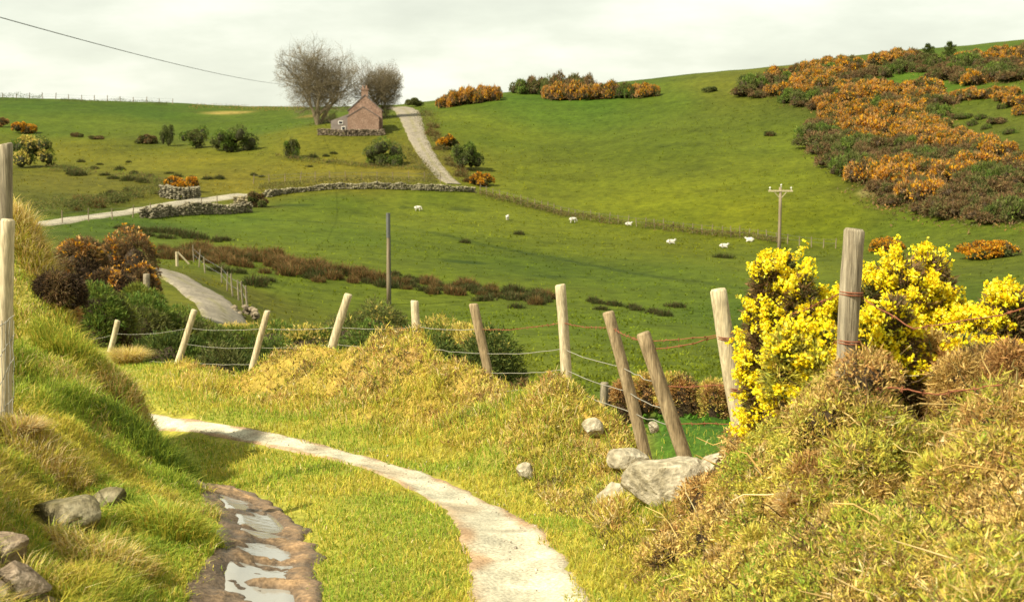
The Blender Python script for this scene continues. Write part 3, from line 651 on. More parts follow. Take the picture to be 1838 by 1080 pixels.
for i in range(len(lx)):
    rr = ql.uniform(.055, .17); cz = lz[i] + rr * ql.uniform(.1, .7); m_ = int(70 + 5200 * rr * rr * 4)
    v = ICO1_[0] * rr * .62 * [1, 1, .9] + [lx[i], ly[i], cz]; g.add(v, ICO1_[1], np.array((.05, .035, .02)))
    d = unit(ql.normal(0, 1, (m_, 3))); d[:, 2] = np.where(d[:, 2] < -.35, -d[:, 2], d[:, 2]); P = d * rr * ql.uniform(.75, 1.08, (m_, 1)) * [1, 1, .9] + [lx[i], ly[i], cz]
    pg = .06 + .6 * float(1 - sstep(.21, .30, lu[kp][i] + .25 * (fbm(lx[i:i + 1], ly[i:i + 1], 1.2, 2)[0] - .5))) * float(1 - sstep(6.6, 7.6, ly[i])); PL = PALG if ql.random() < pg else PALB; cpal = PL[int(ql.integers(0, len(PL)))]; C = pickc(cpal, m_); mk = ql.random(m_) < .12; C[mk] = pickc(HBROWN, int(mk.sum()))
    g.add(*sprigs(P, d * .6 + [0, 0, .35], ql.uniform(.016, .045, m_), ql.uniform(.004, .009, m_), C, 3, .8))
for i in range(420):
    j = int(ql.integers(0, len(lx))); p0 = np.array((lx[j], ly[j], lz[j])); d = unit(np.array((ql.normal(0, .8), ql.normal(-.2, .6), ql.uniform(.4, 1.2)))); l_ = ql.uniform(.15, .42); t = np.linspace(0, 1, 5)[:, None]
    v, f = tube(p0 + d * l_ * t + ql.normal(0, .012, (5, 3)), np.linspace(.005, .0015, 5), 4, False); g.add(v, f, np.broadcast_to(pickc(HBROWN + HBROWN + STRAW, 1)[0] * ql.uniform(.5, 1), (len(v), 3)))
# dry bracken stalks and dead twigs tangled in it
for i in range(300):
    u_ = rng.uniform(.13, .43); y_ = math.exp(rng.uniform(math.log(4.6), math.log(8.6))); x_ = u_ * y_
    if lat([x_], [y_])[0] < 1.0: continue
    p0 = np.array((x_, y_, hz(x_, y_) + rng.uniform(.0, .12))); d = np.array((rng.normal(0, 1), rng.normal(-.2, .7), rng.uniform(.1, 1.1))); d /= np.linalg.norm(d); l_ = rng.uniform(.12, .42)
    t = np.linspace(0, 1, 5)[:, None]; pts = p0 + d * l_ * t + np.array((0, 0, -.25 * l_)) * t ** 2 + rng.normal(0, .012, (5, 3))
    v, f = tube(pts, np.linspace(rng.uniform(.003, .008), .002, 5), 4, False)
    g.add(v, f, np.broadcast_to(pickc(STRAW if rng.random() < .5 else BROWN, 1)[0], (len(v), 3)))
tag(g.build('bank_scrub', MT['leaf']), 'tangled brown bracken and heath scrub on the right bank', 'scrub', kind='stuff')

# rough tufts that break up the pasture beyond the fence
x, y = sample(34000, -.40, .40, 27, 270); rd = np.concatenate([densify(p, 1.0) for p in (drive, lane_far, bend)])
kp = np.array([((rd - (a_, b_)) ** 2).sum(1).min() > 5.0 for a_, b_ in zip(x, y)]); x, y = x[kp], y[kp]
dn = sstep(.38, .62, fbm(x, y, .06, 3)); kp = rng.random(len(x)) < .25 + .75 * dn; x, y = x[kp], y[kp]
g = Geo(); g.add(*sprigs(np.stack([x, y, H(x, y)], 1), np.stack([rng.normal(0, .6, len(x)), rng.normal(-.1, .6, len(x)), np.full(len(x), .8)], 1), rng.uniform(.08, .22, len(x)) * (.7 + y / 200), rng.uniform(.04, .09, len(x)) * (.7 + y / 200), far_colour(x, y) * rng.uniform(1.5, 2.7, (len(x), 1)) * [1.06, 1, .85], 3, .7))
tag(g.build('pasture_tufts', MT['grass']), 'rough grass tufts all over the green pastures beyond the fence', 'grass', kind='stuff')
# ------------------------------------------------------------------ bushes
def lump_set(r, seed, k, top=1.0):
    q = np.random.default_rng(seed); L_ = []
    for i in range(k):
        a = q.random() * 6.28; rad = math.sqrt(q.random()) * .62; hh = q.uniform(.25, .72) * (1 - .35 * rad)
        s = q.uniform(.30, .46); L_.append((r[0] * rad * math.cos(a), r[1] * rad * math.sin(a), r[2] * hh, r[0] * s, r[1] * s, r[2] * s * q.uniform(.8, 1.15)))
    return np.array(L_)
def sample_lumps(LS_, n, q, shell=(.72, 1.05), zmin=.0):
    k = q.integers(0, len(LS_), n); d = unit(q.normal(0, 1, (n, 3))); d[:, 2] = np.where(d[:, 2] < -.3, -d[:, 2], d[:, 2])
    rr = q.uniform(shell[0] ** 3, shell[1] ** 3, n) ** (1 / 3)
    P = LS_[k, :3] + d * LS_[k, 3:] * rr[:, None]; Nn = unit(d / LS_[k, 3:])
    f = np.full(n, 9.0)
    for j in range(len(LS_)):
        w = (((P - LS_[j, :3]) / LS_[j, 3:]) ** 2).sum(1); w[k == j] = 9; f = np.minimum(f, w)
    keep = (f > .62) & (P[:, 2] > zmin)
    return P[keep], Nn[keep], k[keep]
def icos(sub=2):
    bm = bmesh.new(); bmesh.ops.create_icosphere(bm, subdivisions=sub, radius=1); V = np.array([v.co[:] for v in bm.verts]); F = np.array([[v.index for v in f.verts] for f in bm.faces]); bm.free(); return V, F
ICO1, ICO2, ICO3, ICO4 = icos(1), icos(2), icos(3), icos(4)
def bush_geo(r, n, ln, w, pals, seed, lumps=9, twig=(.10, .07, .045), flow=None, fcut=.5, k=3, up=.25, spread=.5, LS_=None):
    """foliage Geo and flower Geo (or None). pals: list of palettes, one picked per lump with a noise mix"""
    q = np.random.default_rng(seed); LS_ = lump_set(r, seed, lumps) if LS_ is None else LS_; g = Geo()
    for L_ in LS_:
        v = ICO2[0] * L_[3:] * .58; v = v * (1 + .25 * (vnoise(v[:, 0] * 4 / r[0] + seed, v[:, 1] * 4 / r[1], v[:, 2] * 4 / r[2])[:, None] - .5)) + L_[:3]; v[:, 2] = np.maximum(v[:, 2], 0)
        g.add(v, ICO2[1], np.array(twig))
    P, Nn, kk = sample_lumps(LS_, int(n * 1.7), q); P, Nn, kk = P[:n], Nn[:n], kk[:n]
    cl = fbm(P[:, 0], P[:, 1], 2.2 / r[0], 3, P[:, 2])
    sel = (kk % len(pals)); sel = np.where(q.random(len(P)) < .25, q.integers(0, len(pals), len(P)), sel)
    C = np.zeros((len(P), 3))
    for j, p in enumerate(pals):
        m_ = sel == j; C[m_] = pickc(p, int(m_.sum()))
    D = Nn + np.array([0, 0, up])
    g.add(*sprigs(P, D, q.uniform(.6, 1.3, len(P)) * ln, np.full(len(P), w) * q.uniform(.7, 1.4, len(P)), C, k, spread))
    fg = None
    if flow:
        fn, fl, fw, fpal = flow; P, Nn, kk = sample_lumps(LS_, fn * 3, q, (.94, 1.10))
        cl = fbm(P[:, 0] + seed, P[:, 1], 2.6 / r[0], 3, P[:, 2]) + .12 * Nn[:, 2] - .06
        keep = cl > fcut; P, Nn = P[keep][:fn], Nn[keep][:fn]
        fg = Geo(); fg.add(*sprigs(P, Nn + [0, 0, .3], q.uniform(.7, 1.3, len(P)) * fl, np.full(len(P), fw) * q.uniform(.7, 1.3, len(P)), pickc(fpal, len(P), .2), 3, .75))
    return g, fg

# near flowering gorse with spikes of florets
def near_gorse(px, Y, pytop, wpx, label, seed, bloom=330, depth=.8, fcut=.44, pals=None, base=None, group='yellow gorse bushes along the fence'):
    u, _ = pslope(px, pytop); x = u * Y; z0 = hz(x, Y) - .05 if base is None else base; zt = pix(px, pytop, Y)[2]
    rx = wpx / FPX * Y / 2; rz = (zt - z0) / 1.08; r = (rx / .95, rx * depth / .95, rz)
    root = empty('gorse_bush', (x, Y, z0)); tag(root, label, 'gorse', group)
    g, _ = bush_geo(r, 5200, .06, .009, pals or [OLIVED, HBROWN, HBROWN], seed, 12, (.06, .045, .03), k=4)
    g.build('foliage', MT['leaf'], root)
    q = np.random.default_rng(seed + 5); LS_ = lump_set(r, seed, 12)
    P, Nn, kk = sample_lumps(LS_, bloom * 14, q, (.92, 1.08), .05)
    cl = fbm(P[:, 0] + seed, P[:, 1], 2.6 / max(rx, .3), 3, P[:, 2]) + .16 * Nn[:, 2] - .07 + .05 * (Nn[:, 0] < 0); keep = cl > fcut
    P, Nn = P[keep][:bloom], Nn[keep][:bloom]; fg = Geo()
    m_ = 36; t = q.random((len(P), m_)); ax = unit(Nn + [0, 0, .55] + q.normal(0, .25, Nn.shape)); ll = q.uniform(.02, .13, len(P))
    pos = P[:, None] + ax[:, None] * (t * ll[:, None])[..., None] + q.normal(0, .014, (len(P), m_, 3)) * ((1.15 - .6 * t) * (.45 + ll[:, None] * 8))[..., None]
    pos = pos.reshape(-1, 3); dd = unit(q.normal(0, 1, pos.shape) + [0, 0, .4])
    fg.add(*sprigs(pos, dd, np.full(len(pos), .0185), np.full(len(pos), .0135), pickc(YELLOW, len(pos), .15), 3, .7))
    fg.build('blossom', MT['flower'], root)
    sg = Geo()
    for i in range(26):
        L_ = LS_[i % len(LS_)]; tip = L_[:3] + unit(q.normal(0, 1, 3)) * L_[3:] * .9; tip[2] = abs(tip[2]); b0 = np.array((q.normal(0, .05), q.normal(0, .05), 0)); t_ = np.linspace(0, 1, 6)[:, None]
        pts = b0 * (1 - t_) + tip * t_ + np.array((0, 0, .15 * r[2])) * (t_ * (1 - t_)) + q.normal(0, .012, (6, 3)); v, f = tube(pts, np.linspace(.012, .003, 6), 4); sg.add(v, f)
    sg.build('stem', MT['wood_dark'], root)
    return root
near_gorse(1415, 7.6, 436, 150, 'tall yellow gorse bush left of the thickest fence post', 101, 330, .8)
near_gorse(1640, 7.7, 430, 260, 'widest yellow gorse bush just right of the thickest fence post', 102, 460, .6, .46)
near_gorse(1800, 7.4, 488, 230, 'yellow gorse bush at the right edge of the photo', 103, 340, .7, .46)
near_gorse(1462, 6.9, 565, 160, 'low half-bloomed gorse bush in front at the foot of the thickest fence post', 104, 230, .6, .47, [BROWN, OLIVE, OLIVED])
near_gorse(1520, 7.9, 505, 150, 'yellow gorse bush standing right behind the thickest fence post', 109, 260, .6, .45)
near_gorse(1585, 6.9, 520, 130, 'yellow gorse tuft hugging the right side of the thickest fence post', 107, 200, .7, .45)
near_gorse(1690, 6.95, 590, 170, 'half-bloomed low gorse between the dead brown bush and the thickest post', 108, 130, .6, .5, [BROWN, OLIVED, RUST])
near_gorse(1400, 7.9, 620, 80, 'small gorse sprawl hugging the pale leaning post', 106, 120, .6, .46, [BROWN, OLIVE, GOLD])
# dead brown gorse in front of the yellow ones
def plain_bush(name, px, Y, pytop, wpx, label, cat, seed, pals, n=4000, ln=.08, w=.012, depth=.7, group=None, lumps=9, flow=None, fcut=.5, up=.25, twig=(.07, .05, .03), sink=.05, k=3, spread=.5):
    u, _ = pslope(px, pytop); x = u * Y; z0 = hz(x, Y) - sink; zt = pix(px, pytop, Y)[2]; rx = wpx / FPX * Y / 2
    rz = max((zt - z0) / 1.08, .15); r = (rx / .95, rx * depth / .95, rz)
    g, fg = bush_geo(r, n, ln, w, pals, seed, lumps, twig, flow, fcut, k, up, spread)
    if fg is None:
        o = g.build(name, MT['leaf']); o.location = (x, Y, z0)
    else:
        o = empty(name, (x, Y, z0)); g.build('foliage', MT['leaf'], o); fg.build('blossom', MT['flower'], o)
    return tag(o, label, cat, group)
def heath(name, px, Y, pt, w_, lab, cat, seed, pals, n=13000):
    return plain_bush(name, px, Y, pt, w_, lab, cat, seed, pals, n, .05, .0048, .75, None, 20, None, .5, .1, (.085, .06, .035), .05, 4, 1.0)
heath('dead_gorse', 1775, 6.6, 590, 220, 'dead brown gorse bush in front of the yellow bloom at right', 'dead bush', 111, [BROWN, RUST, HBROWN])
heath('heath_clump', 1780, 5.7, 800, 260, 'reddish brown heath clump low at the right edge', 'heath', 114, [BROWN, RUST, OLIVE], 9000)
hq = np.random.default_rng(5)
for i, (px, py, w_) in enumerate([(1330,905,110),(1400,1000,130),(1480,860,120),(1530,960,140),(1600,1030,130),(1640,860,150),(1690,930,130),(1760,900,150),(1810,1000,140),(1380,860,90),(1450,920,110),(1580,905,110),(1720,1030,120),(1320,1010,90),(1500,1050,120),(1700,815,120)]):
    Y = ground_at(px, py)[1]
    heath('heath_clump', px, Y, py - hq.uniform(26, 62), w_, 'rough clump of brown heath on the right bank below the gorse', 'heath', 900 + i, [[BROWN, OLIVE, GOLD], [OLIVE, YGREEN, GOLD], [BROWN, RUST, STRAW], [GOLD, STRAW, BROWN]][i % 4], 4200)['group'] = 'heath clumps on the right bank'
plain_bush('young_shoot_clump', 1800, 4.9, 985, 150, 'bright green young shoots in the bottom right corner', 'plant', 115, [GREEN, YGREEN], 1500, .06, .014, .6, k=4)

# scrub and hedge behind the fence (dark below, yellow green on top)
for i, (px, Y, pt, w_, pal, lab) in enumerate([
    (335,27,600,150,[DGREEN, MGREEN],'dark hedge bush behind the two leftmost fence posts'),
    (420,25.5,606,150,[DGREEN, OLIVED],'dark hedge bush behind the post left of the long tussock'),
    (520,29,582,160,[MGREEN, DGREEN],'green hedge bush between the third and fourth posts from the left'),
    (590,27,600,140,[DGREEN, MGREEN],'dark green hedge bush low behind the long tussock'),
    (655,29,582,150,[MGREEN, DGREEN, OLIVED],'green hedge bush behind the tall left-leaning pale post'),
    (745,27,586,150,[DGREEN, MGREEN],'dark green hedge bush behind the upright post on the tussock'),
    (845,25,572,150,[DGREEN],'darkest rounded hedge bush beside the brown leaning post'),
    (700,38,548,150,[OLIVED, MGREEN, GOLD],'yellowish hedge bush at the foot of the bare pole'),
    (560,38,560,160,[OLIVED, MGREEN, GOLD],'yellowish hedge bush left of the bare pole'),
    (460,40,575,150,[OLIVED, MGREEN, GOLD],'yellowish hedge bush right of the lane bend'),
    (810,36,566,150,[OLIVED, MGREEN, GOLD],'yellowish hedge bush right of the bare pole'),
    (200,33,540,150,[MGREEN, OLIVED, [(.20, .21, .03), (.16, .18, .03)]],'leafy green bush below the rusty gorse on the left'),
    (290,34,556,150,[MGREEN, OLIVED, [(.20, .21, .03), (.16, .18, .03)]],'leafy green bush below the bend of the lane'),
    (385,35,578,130,[MGREEN, OLIVED, [(.20, .21, .03), (.16, .18, .03)]],'yellow green bush at the near end of the lane bend'),
    (240,36,512,90,[MGREEN, OLIVED, [(.20, .21, .03), (.16, .18, .03)]],'upper green bush beside the lane bend'),
    (160,30,520,120,[MGREEN, OLIVED, [(.20, .21, .03), (.16, .18, .03)]],'green bush against the dark earth of the left bank')]):
    plain_bush('hedge_bush', px, Y, pt - 6, w_ * 1.5, lab, 'bush', 200 + i, pal, 6500, .12, .02, .6, 'hedge bushes below the bank', 14)
for i, (px, Y, pt, w_, lab) in enumerate([(940,24,672,130,'low reddish brown bush behind the tall pale post')]):
    plain_bush('dead_gorse', px, Y, pt, w_, lab, 'dead bush', 230 + i, [RUST, HBROWN, DGREEN], 2600, .1, .018, .6)
# rusty gorse on the left
FL = (2600, .10, .07, ORANGE)
for i, (px, Y, pt, w_, lab, cut) in enumerate([
    (225,44,412,150,'rusty gorse bush with orange tops above the lane bend',.55),
    (150,41,412,150,'dark gorse bush with few orange flowers beside the left bank',.62),
    (250,41,470,75,'orange gorse clump hanging over the lane bend',.50),
    (190,38,480,120,'lower gorse clump with amber flowers on the left slope',.57),
    (118,36,455,80,'brown gorse bush touching the left bank crest',.62)]):
    plain_bush('gorse_bush', px, Y, pt, w_, lab, 'gorse', 240 + i, [DARKE, HBROWN, HBROWN], 11500, .11, .018, .8, 'rusty gorse on the left slope', 22, (1300, .10, .05, ORANGE + RUST + RUST), cut)
# straw tussocks on the left bank
def tussock(px, Y, pytop, wpx, label, seed, pal, n=2600, droop=1.2):
    u, _ = pslope(px, pytop); x = u * Y; z0 = hz(x, Y) - .03; hh = pix(px, pytop, Y)[2] - z0; rx = wpx / FPX * Y / 2; q = np.random.default_rng(seed)
    a = q.random(n) * 6.28; rr = np.sqrt(q.random(n)) * rx * .45
    P = np.stack([rr * np.cos(a), rr * np.sin(a), np.zeros(n)], 1); h = hh * q.uniform(.55, 1.15, n)
    g = Geo(); g.add(*blades(P, h, np.full(n, .009), q.uniform(.1, 1, n) * droop * rx / max(hh, .05), pickc(pal, n), a + q.normal(0, .5, n)))
    o = g.build('grass_tussock', MT['grass']); o.location = (x, Y, z0); return tag(o, label, 'tussock', 'straw tussocks on the banks')
def grass_patch(px, py, r, hh, lab, seed, pal, n=2600, lean=.9, Y=None):
    g0 = ground_at(px, py) if Y is None else np.array((pslope(px, py)[0] * Y, Y, 0)); q = np.random.default_rng(seed); a = q.random(n) * 6.28; rr = np.sqrt(q.random(n)) * r * (.7 + .6 * vnoise(np.cos(a) * 1.7 + seed, np.sin(a) * 1.7))
    x, y = g0[0] + rr * np.cos(a), g0[1] + rr * np.sin(a) * .8; z = H(x, y); o0 = np.array((g0[0], g0[1], hz(g0[0], g0[1]))); dome = 1 - .6 * (rr / r) ** 2; P = np.stack([x, y, z - .01 + dome * hh * .35 * q.random(n)], 1) - o0
    az = np.where(q.random(n) < .6, a + q.normal(0, .6, n), q.random(n) * 6.28); g = Geo(); g.add(*blades(P, hh * dome * q.uniform(.45, 1.1, n), q.uniform(.004, .008, n), q.uniform(.2, 1.3, n) * lean, pickc(pal, n), az))
    o = g.build('grass_tussock', MT['grass']); o.location = o0; return tag(o, lab, 'tussock', 'straw tussocks on the banks')
grass_patch(52, 425, .36, .26, 'pale straw tussock crowning the left bank', 301, STRAW + GOLD, 4200, 1.0, 11.9)
grass_patch(70, 480, .30, .20, 'straw tussock on the crest just below the crowning one', 303, STRAW + YGREEN, 3000, 1.0, 11.6)
grass_patch(265, 812, .38, .24, 'dark green tussock added as shade near the lane on the left bank', 308, GREEN + MGREEN, 3600)  # taller, darker grass added to make the shadow beside the lane
grass_patch(215, 705, .30, .20, 'brownish tussock added for shade on the bank edge above the far end of the track', 309, STRAW + BROWN + GREEN, 2800)  # added to bring shade into the hollow at the bank edge
grass_patch(75, 840, .30, .20, 'straw tussock added for its shadow above the broad mossy boulder', 310, STRAW + YGREEN, 2600)  # extra tussock, put in for the shadow it casts on the bank
grass_patch(300, 960, .28, .20, 'green tussock overhanging the muddy rut', 311, GREEN + YGREEN, 2600)
grass_patch(180, 1020, .26, .18, 'golden tussock low on the left bank near the corner stones', 312, STRAW + GOLD, 2400)
grass_patch(130, 640, .34, .22, 'green tussock on the left bank below the dark hollow', 313, GREEN + YGREEN, 3000)
tussock(40, 8.0, 745, 90, 'dry straw tussock at the foot of the left post', 302, STRAW)
tussock(230, 21.5, 618, 90, 'pale tussock beside the farthest fence posts', 304, STRAW + GOLD)
tussock(1010, 11.5, 690, 120, 'rusty tussock round the foot of the tall upright post', 305, RUST + GOLD, 3000)
tussock(885, 13.4, 685, 70, 'pale tussock round the foot of the brown leaning post', 306, GOLD + STRAW)

# ------------------------------------------------------------------ stones
def stone(px, py, Y, wpx, hpx, label, seed, mat='stone', dpt=.8, rot=0., cuts=9, group='stones by the lane', tilt=0.):
    """stone whose middle is at px,py; planes cut it into facets"""
    c = pix(px, py, Y); q = np.random.default_rng(seed); V_, F_ = ICO4[0].copy(), ICO4[1]
    for i in range(cuts):
        nrm = unit(q.normal(0, 1, 3)); d = q.uniform(.46, .80); k = V_ @ nrm; over = k > d; V_[over] -= (k[over] - d)[:, None] * nrm * .92
    V_ *= (1 + .14 * (fbm(V_[:, 0] + seed, V_[:, 1], 1.6, 3, V_[:, 2]) - .5) + .10 * (fbm(V_[:, 0] - seed, V_[:, 1], 6, 3, V_[:, 2]) - .5))[:, None]
    V_ /= np.abs(V_).max(0)
    sx = wpx / FPX * Y / 2; sz = hpx / FPX * Y / 2; V_ = V_ * [sx, sx * dpt, sz]
    ct, st = math.cos(tilt), math.sin(tilt); V_ = np.stack([V_[:, 0] * ct - V_[:, 2] * st, V_[:, 1], V_[:, 0] * st + V_[:, 2] * ct], 1)
    o = build('stone', V_, F_, MT[mat], smooth=True); o.data.set_sharp_from_angle(angle=R(24)); o.location = c; o.rotation_euler = (0, 0, rot)
    return tag(o, label, 'stone', group)
for a_, k_ in STONES: stone(*a_, **k_)

# ------------------------------------------------------------------ fences near the camera
def post_mesh(base, top, r, seed, sides=14, taper=.94, chamfer=.0):
    base = np.asarray(base, float); top = np.asarray(top, float); ax = top - base; ln = np.linalg.norm(ax); ax /= ln; q = np.random.default_rng(seed)
    X = unit(np.cross(ax, [0, 1, 0.01])); Yv = np.cross(ax, X); n = 18; V_ = []
    a = np.arange(sides) * 2 * math.pi / sides; shp = 1 + .05 * np.sin(2 * a + q.random() * 6) + .035 * np.sin(3 * a + q.random() * 6) + .02 * q.normal(0, 1, sides)
    for i in range(n):
        t = i / (n - 1); rr = r * (1 - (1 - taper) * t) * (1 + .02 * math.sin(t * 9 + seed) + .012 * q.normal()); 
        bow = .012 * math.sin(t * 3.1) * math.sin(seed)
        V_.append(base + ax * ln * t + X * bow + (rr * shp)[:, None] * (np.cos(a)[:, None] * X + np.sin(a)[:, None] * Yv))
    sl = q.normal(0, .12); dip = (np.cos(a) * sl * r)[:, None] * ax
    V_[-1] = V_[-1] + dip
    V_.append(base + ax * (ln + .012) + .82 * (V_[-1] - (base + ax * ln)) ); n += 1
    V_ = np.concatenate(V_ + [[base], [V_[-1].mean(0)]]); F_ = []
    for i in range(n - 1):
        for k in range(sides): F_.append((i * sides + k, i * sides + (k + 1) % sides, (i + 1) * sides + (k + 1) % sides)); F_.append((i * sides + k, (i + 1) * sides + (k + 1) % sides, (i + 1) * sides + k))
    for k in range(sides): F_.append((n * sides, (k + 1) % sides, k)); F_.append((n * sides + 1, (n - 1) * sides + k, (n - 1) * sides + (k + 1) % sides))
    return V_, np.array(F_)
def add_post(root, o0, base, top, r, mat, seed, label=None, name='post'):
    b = np.asarray(base) - np.asarray(o0); t = np.asarray(top) - np.asarray(o0); d = unit(t - b)
    V_, F_ = post_mesh(np.zeros(3), t - b + d * .3, r, seed); V_ = V_ - d * .3
    o = build(name, V_, F_, MT[mat], root, smooth=True); o.location = b
    if label: o['label'] = label
    return o
lo = np.array(pix(*POSTS[4][:2], POSTS[4][4]))
fence = empty('wire_fence', tuple(lo)); tag(fence, 'crooked post and wire fence along the top of the bank beside the lane', 'fence')
FP = []
pm = ['wood_old', 'wood_new', 'wood_dark', 'wood_dark', 'wood_new', 'wood_dark', 'wood_new', 'wood_new', 'wood_new', 'wood_new', 'wood_new']
pl = ['thick grey post standing upright in the gorse', 'thick pale post leaning left against the gorse', 'brown post leaning hard left among boulders', 'brown post leaning left above the flat slab', 'tall pale upright post', 'brown post leaning left',
      'pale upright post on the golden tussock', 'tall pale post leaning right', 'pale post leaning right', 'pale post leaning right beside the dark hedge', 'short pale post farthest down the lane']
for i, (bx, by, tx, ty, Y, w) in enumerate(POSTS):
    b = pix(bx, by, Y); t = pix(tx, ty, Y + rng.normal(0, .05)); FP.append((b, t)); add_post(fence, lo, b, t, w / FPX * Y / 2, pm[i], i + 1, pl[i])
def on_post(i, f, side=0.0):
    b, t = FP[i]; p = t + (b - t) * f; return p + np.array((0, .055, 0))
def wire(root, o0, pts, r, mat, name, sag=.01, barbs=0):
    g = Geo(); pts = [np.asarray(p) - o0 for p in pts]
    for a, b in zip(pts[:-1], pts[1:]):
        t = np.linspace(0, 1, 9)[:, None]; l_ = np.linalg.norm(b - a); P = a + (b - a) * t - np.array((0, 0, 4 * sag * l_)) * t * (1 - t) + rng.normal(0, .004, (9, 3)) * (t * (1 - t) * 4)
        v, f = tube(P, r, 5); g.add(v, f)
        if barbs:
            for k in range(int(l_ / .12)):
                c = a + (b - a) * (k + .5) * .12 / l_ - np.array((0, 0, 4 * sag * l_)) * ((k + .5) * .12 / l_) * (1 - (k + .5) * .12 / l_)
                for s in range(2):
                    d = unit(rng.normal(0, 1, 3)); v, f = tube(np.array([c - d * .016, c + d * .016]), .0022, 3); g.add(v, f)
    return g.build(name, MT[mat], root)
off_l = np.array(pix(165, 608, 27)); off_r = np.array(pix(1900, 540, 6.0))
wire(fence, lo, [off_l, on_post(10, .45), on_post(9, .31), on_post(8, .25), on_post(7, .47), on_post(6, .47), on_post(5, .30)], .0030, 'wire', 'wire_strand')
wire(fence, lo, [on_post(5, .30), on_post(4, .36), on_post(3, .11), on_post(2, .05), on_post(1, .27), pix(1400, 570, 7.6), on_post(0, .36), pix(1640, 590, 6.3), off_r], .003, 'rust', 'barbed_wire', .012, 1)
wire(fence, lo, [on_post(2, .10), on_post(1, .27)], .0035, 'rust', 'barbed_wire', .03, 1)
wire(fence, lo, [on_post(9, .58), on_post(8, .52), on_post(7, .71), on_post(6, .83), on_post(5, .59), on_post(4, .61), on_post(3, .40), on_post(2, .32)], .0030, 'wire', 'wire_strand')
wire(fence, lo, [on_post(2, .34), on_post(1, .58), on_post(0, .66)], .003, 'rust', 'barbed_wire', .006, 1)
wire(fence, lo, [pix(270, 648, 22.5), on_post(9, .86), on_post(8, .76), on_post(7, .97), on_post(6, 1.12), on_post(5, .82), on_post(4, .81), on_post(3, .58), on_post(2, .50)], .0030, 'wire', 'wire_strand')
wire(fence, lo, [on_post(9, 1.02), on_post(8, .92)], .004, 'wire', 'wire_strand')
wire(fence, lo, [on_post(5, 1.05), on_post(4, .98), on_post(3, .74), on_post(2, .60)], .0030, 'wire', 'wire_strand', .004)
wire(fence, lo, [on_post(2, .58), on_post(1, .82)], .003, 'rust', 'barbed_wire', .004, 1)
wire(fence, lo, [on_post(0, .98) + [0, -.14, 0], pix(1600, 695, 6.3), pix(1680, 708, 6.1), pix(1800, 690, 5.9)], .0035, 'rust', 'barbed_wire', .0, 1)
# wire bound round the thick posts
def binding(i, f, turns=2.5):
    b, t = FP[i]; c = t + (b - t) * f; r = POSTS[i][5] / FPX * POSTS[i][4] / 2 + .004; a = np.linspace(0, turns * 2 * math.pi, int(turns * 14)); ax = unit(b - t)
    P = c + np.stack([np.cos(a) * r, np.sin(a) * r, 0 * a], 1) + ax * (a / a[-1] * .03)[:, None]; v, f_ = tube(P - lo, .0035, 4); g = Geo(); g.add(v, f_); g.build('wire_binding', MT['rust'], fence)
for i, f in [(0, .36), (0, .66), (1, .27), (1, .58), (1, .82)]: binding(i, f)

lo2 = np.array(pix(12, 762, 8.2)); lf = empty('wire_net_fence', tuple(lo2)); tag(lf, 'wire net fence with two posts at the left edge of the photo', 'fence')
add_post(lf, lo2, pix(11, 770, 8.2), pix(14, 397, 8.2), 27 / FPX * 8.2 / 2, 'wood_new', 21, 'pale round post in front')
add_post(lf, lo2, pix(6, 640, 9.4), pix(7, 262, 9.4), 33 / FPX * 9.4 / 2, 'wood_old', 22, 'taller weathered grey post behind')
for k, (py0, py1, py2) in enumerate([(585,566,520),(640,600,560),(690,640,600),(740,712,680),(768,752,740)]):
    wire(lf, lo2, [pix(-120, py0 + 10, 7.0), pix(0, py0, 8.12), pix(26, py1, 8.14)], .003, 'wire', 'wire_strand', .0)
for k in range(4):
    wire(lf, lo2, [pix(4 + 7 * k, 575, 8.12), pix(2 + 7 * k, 775, 8.12)], .0025, 'wire', 'wire_strand', .0)
# earth hollow under the crest of the left bank
plain_bush('heath_clump', 96, 11.35, 484, 105, 'dark dead heather hanging in the hollow of the left bank', 'heath', 330, [DARKE, DARKE, HBROWN], 9000, .055, .006, .6, None, 20, None, .5, -.5, (.05, .035, .02), .05, 4, .9)
plain_bush('heath_clump', 120, 11.9, 588, 70, 'brown twiggy clump at the end of the left bank', 'heath', 331, [HBROWN, RUST, STRAW], 2200, .08, .012, .6, k=4)

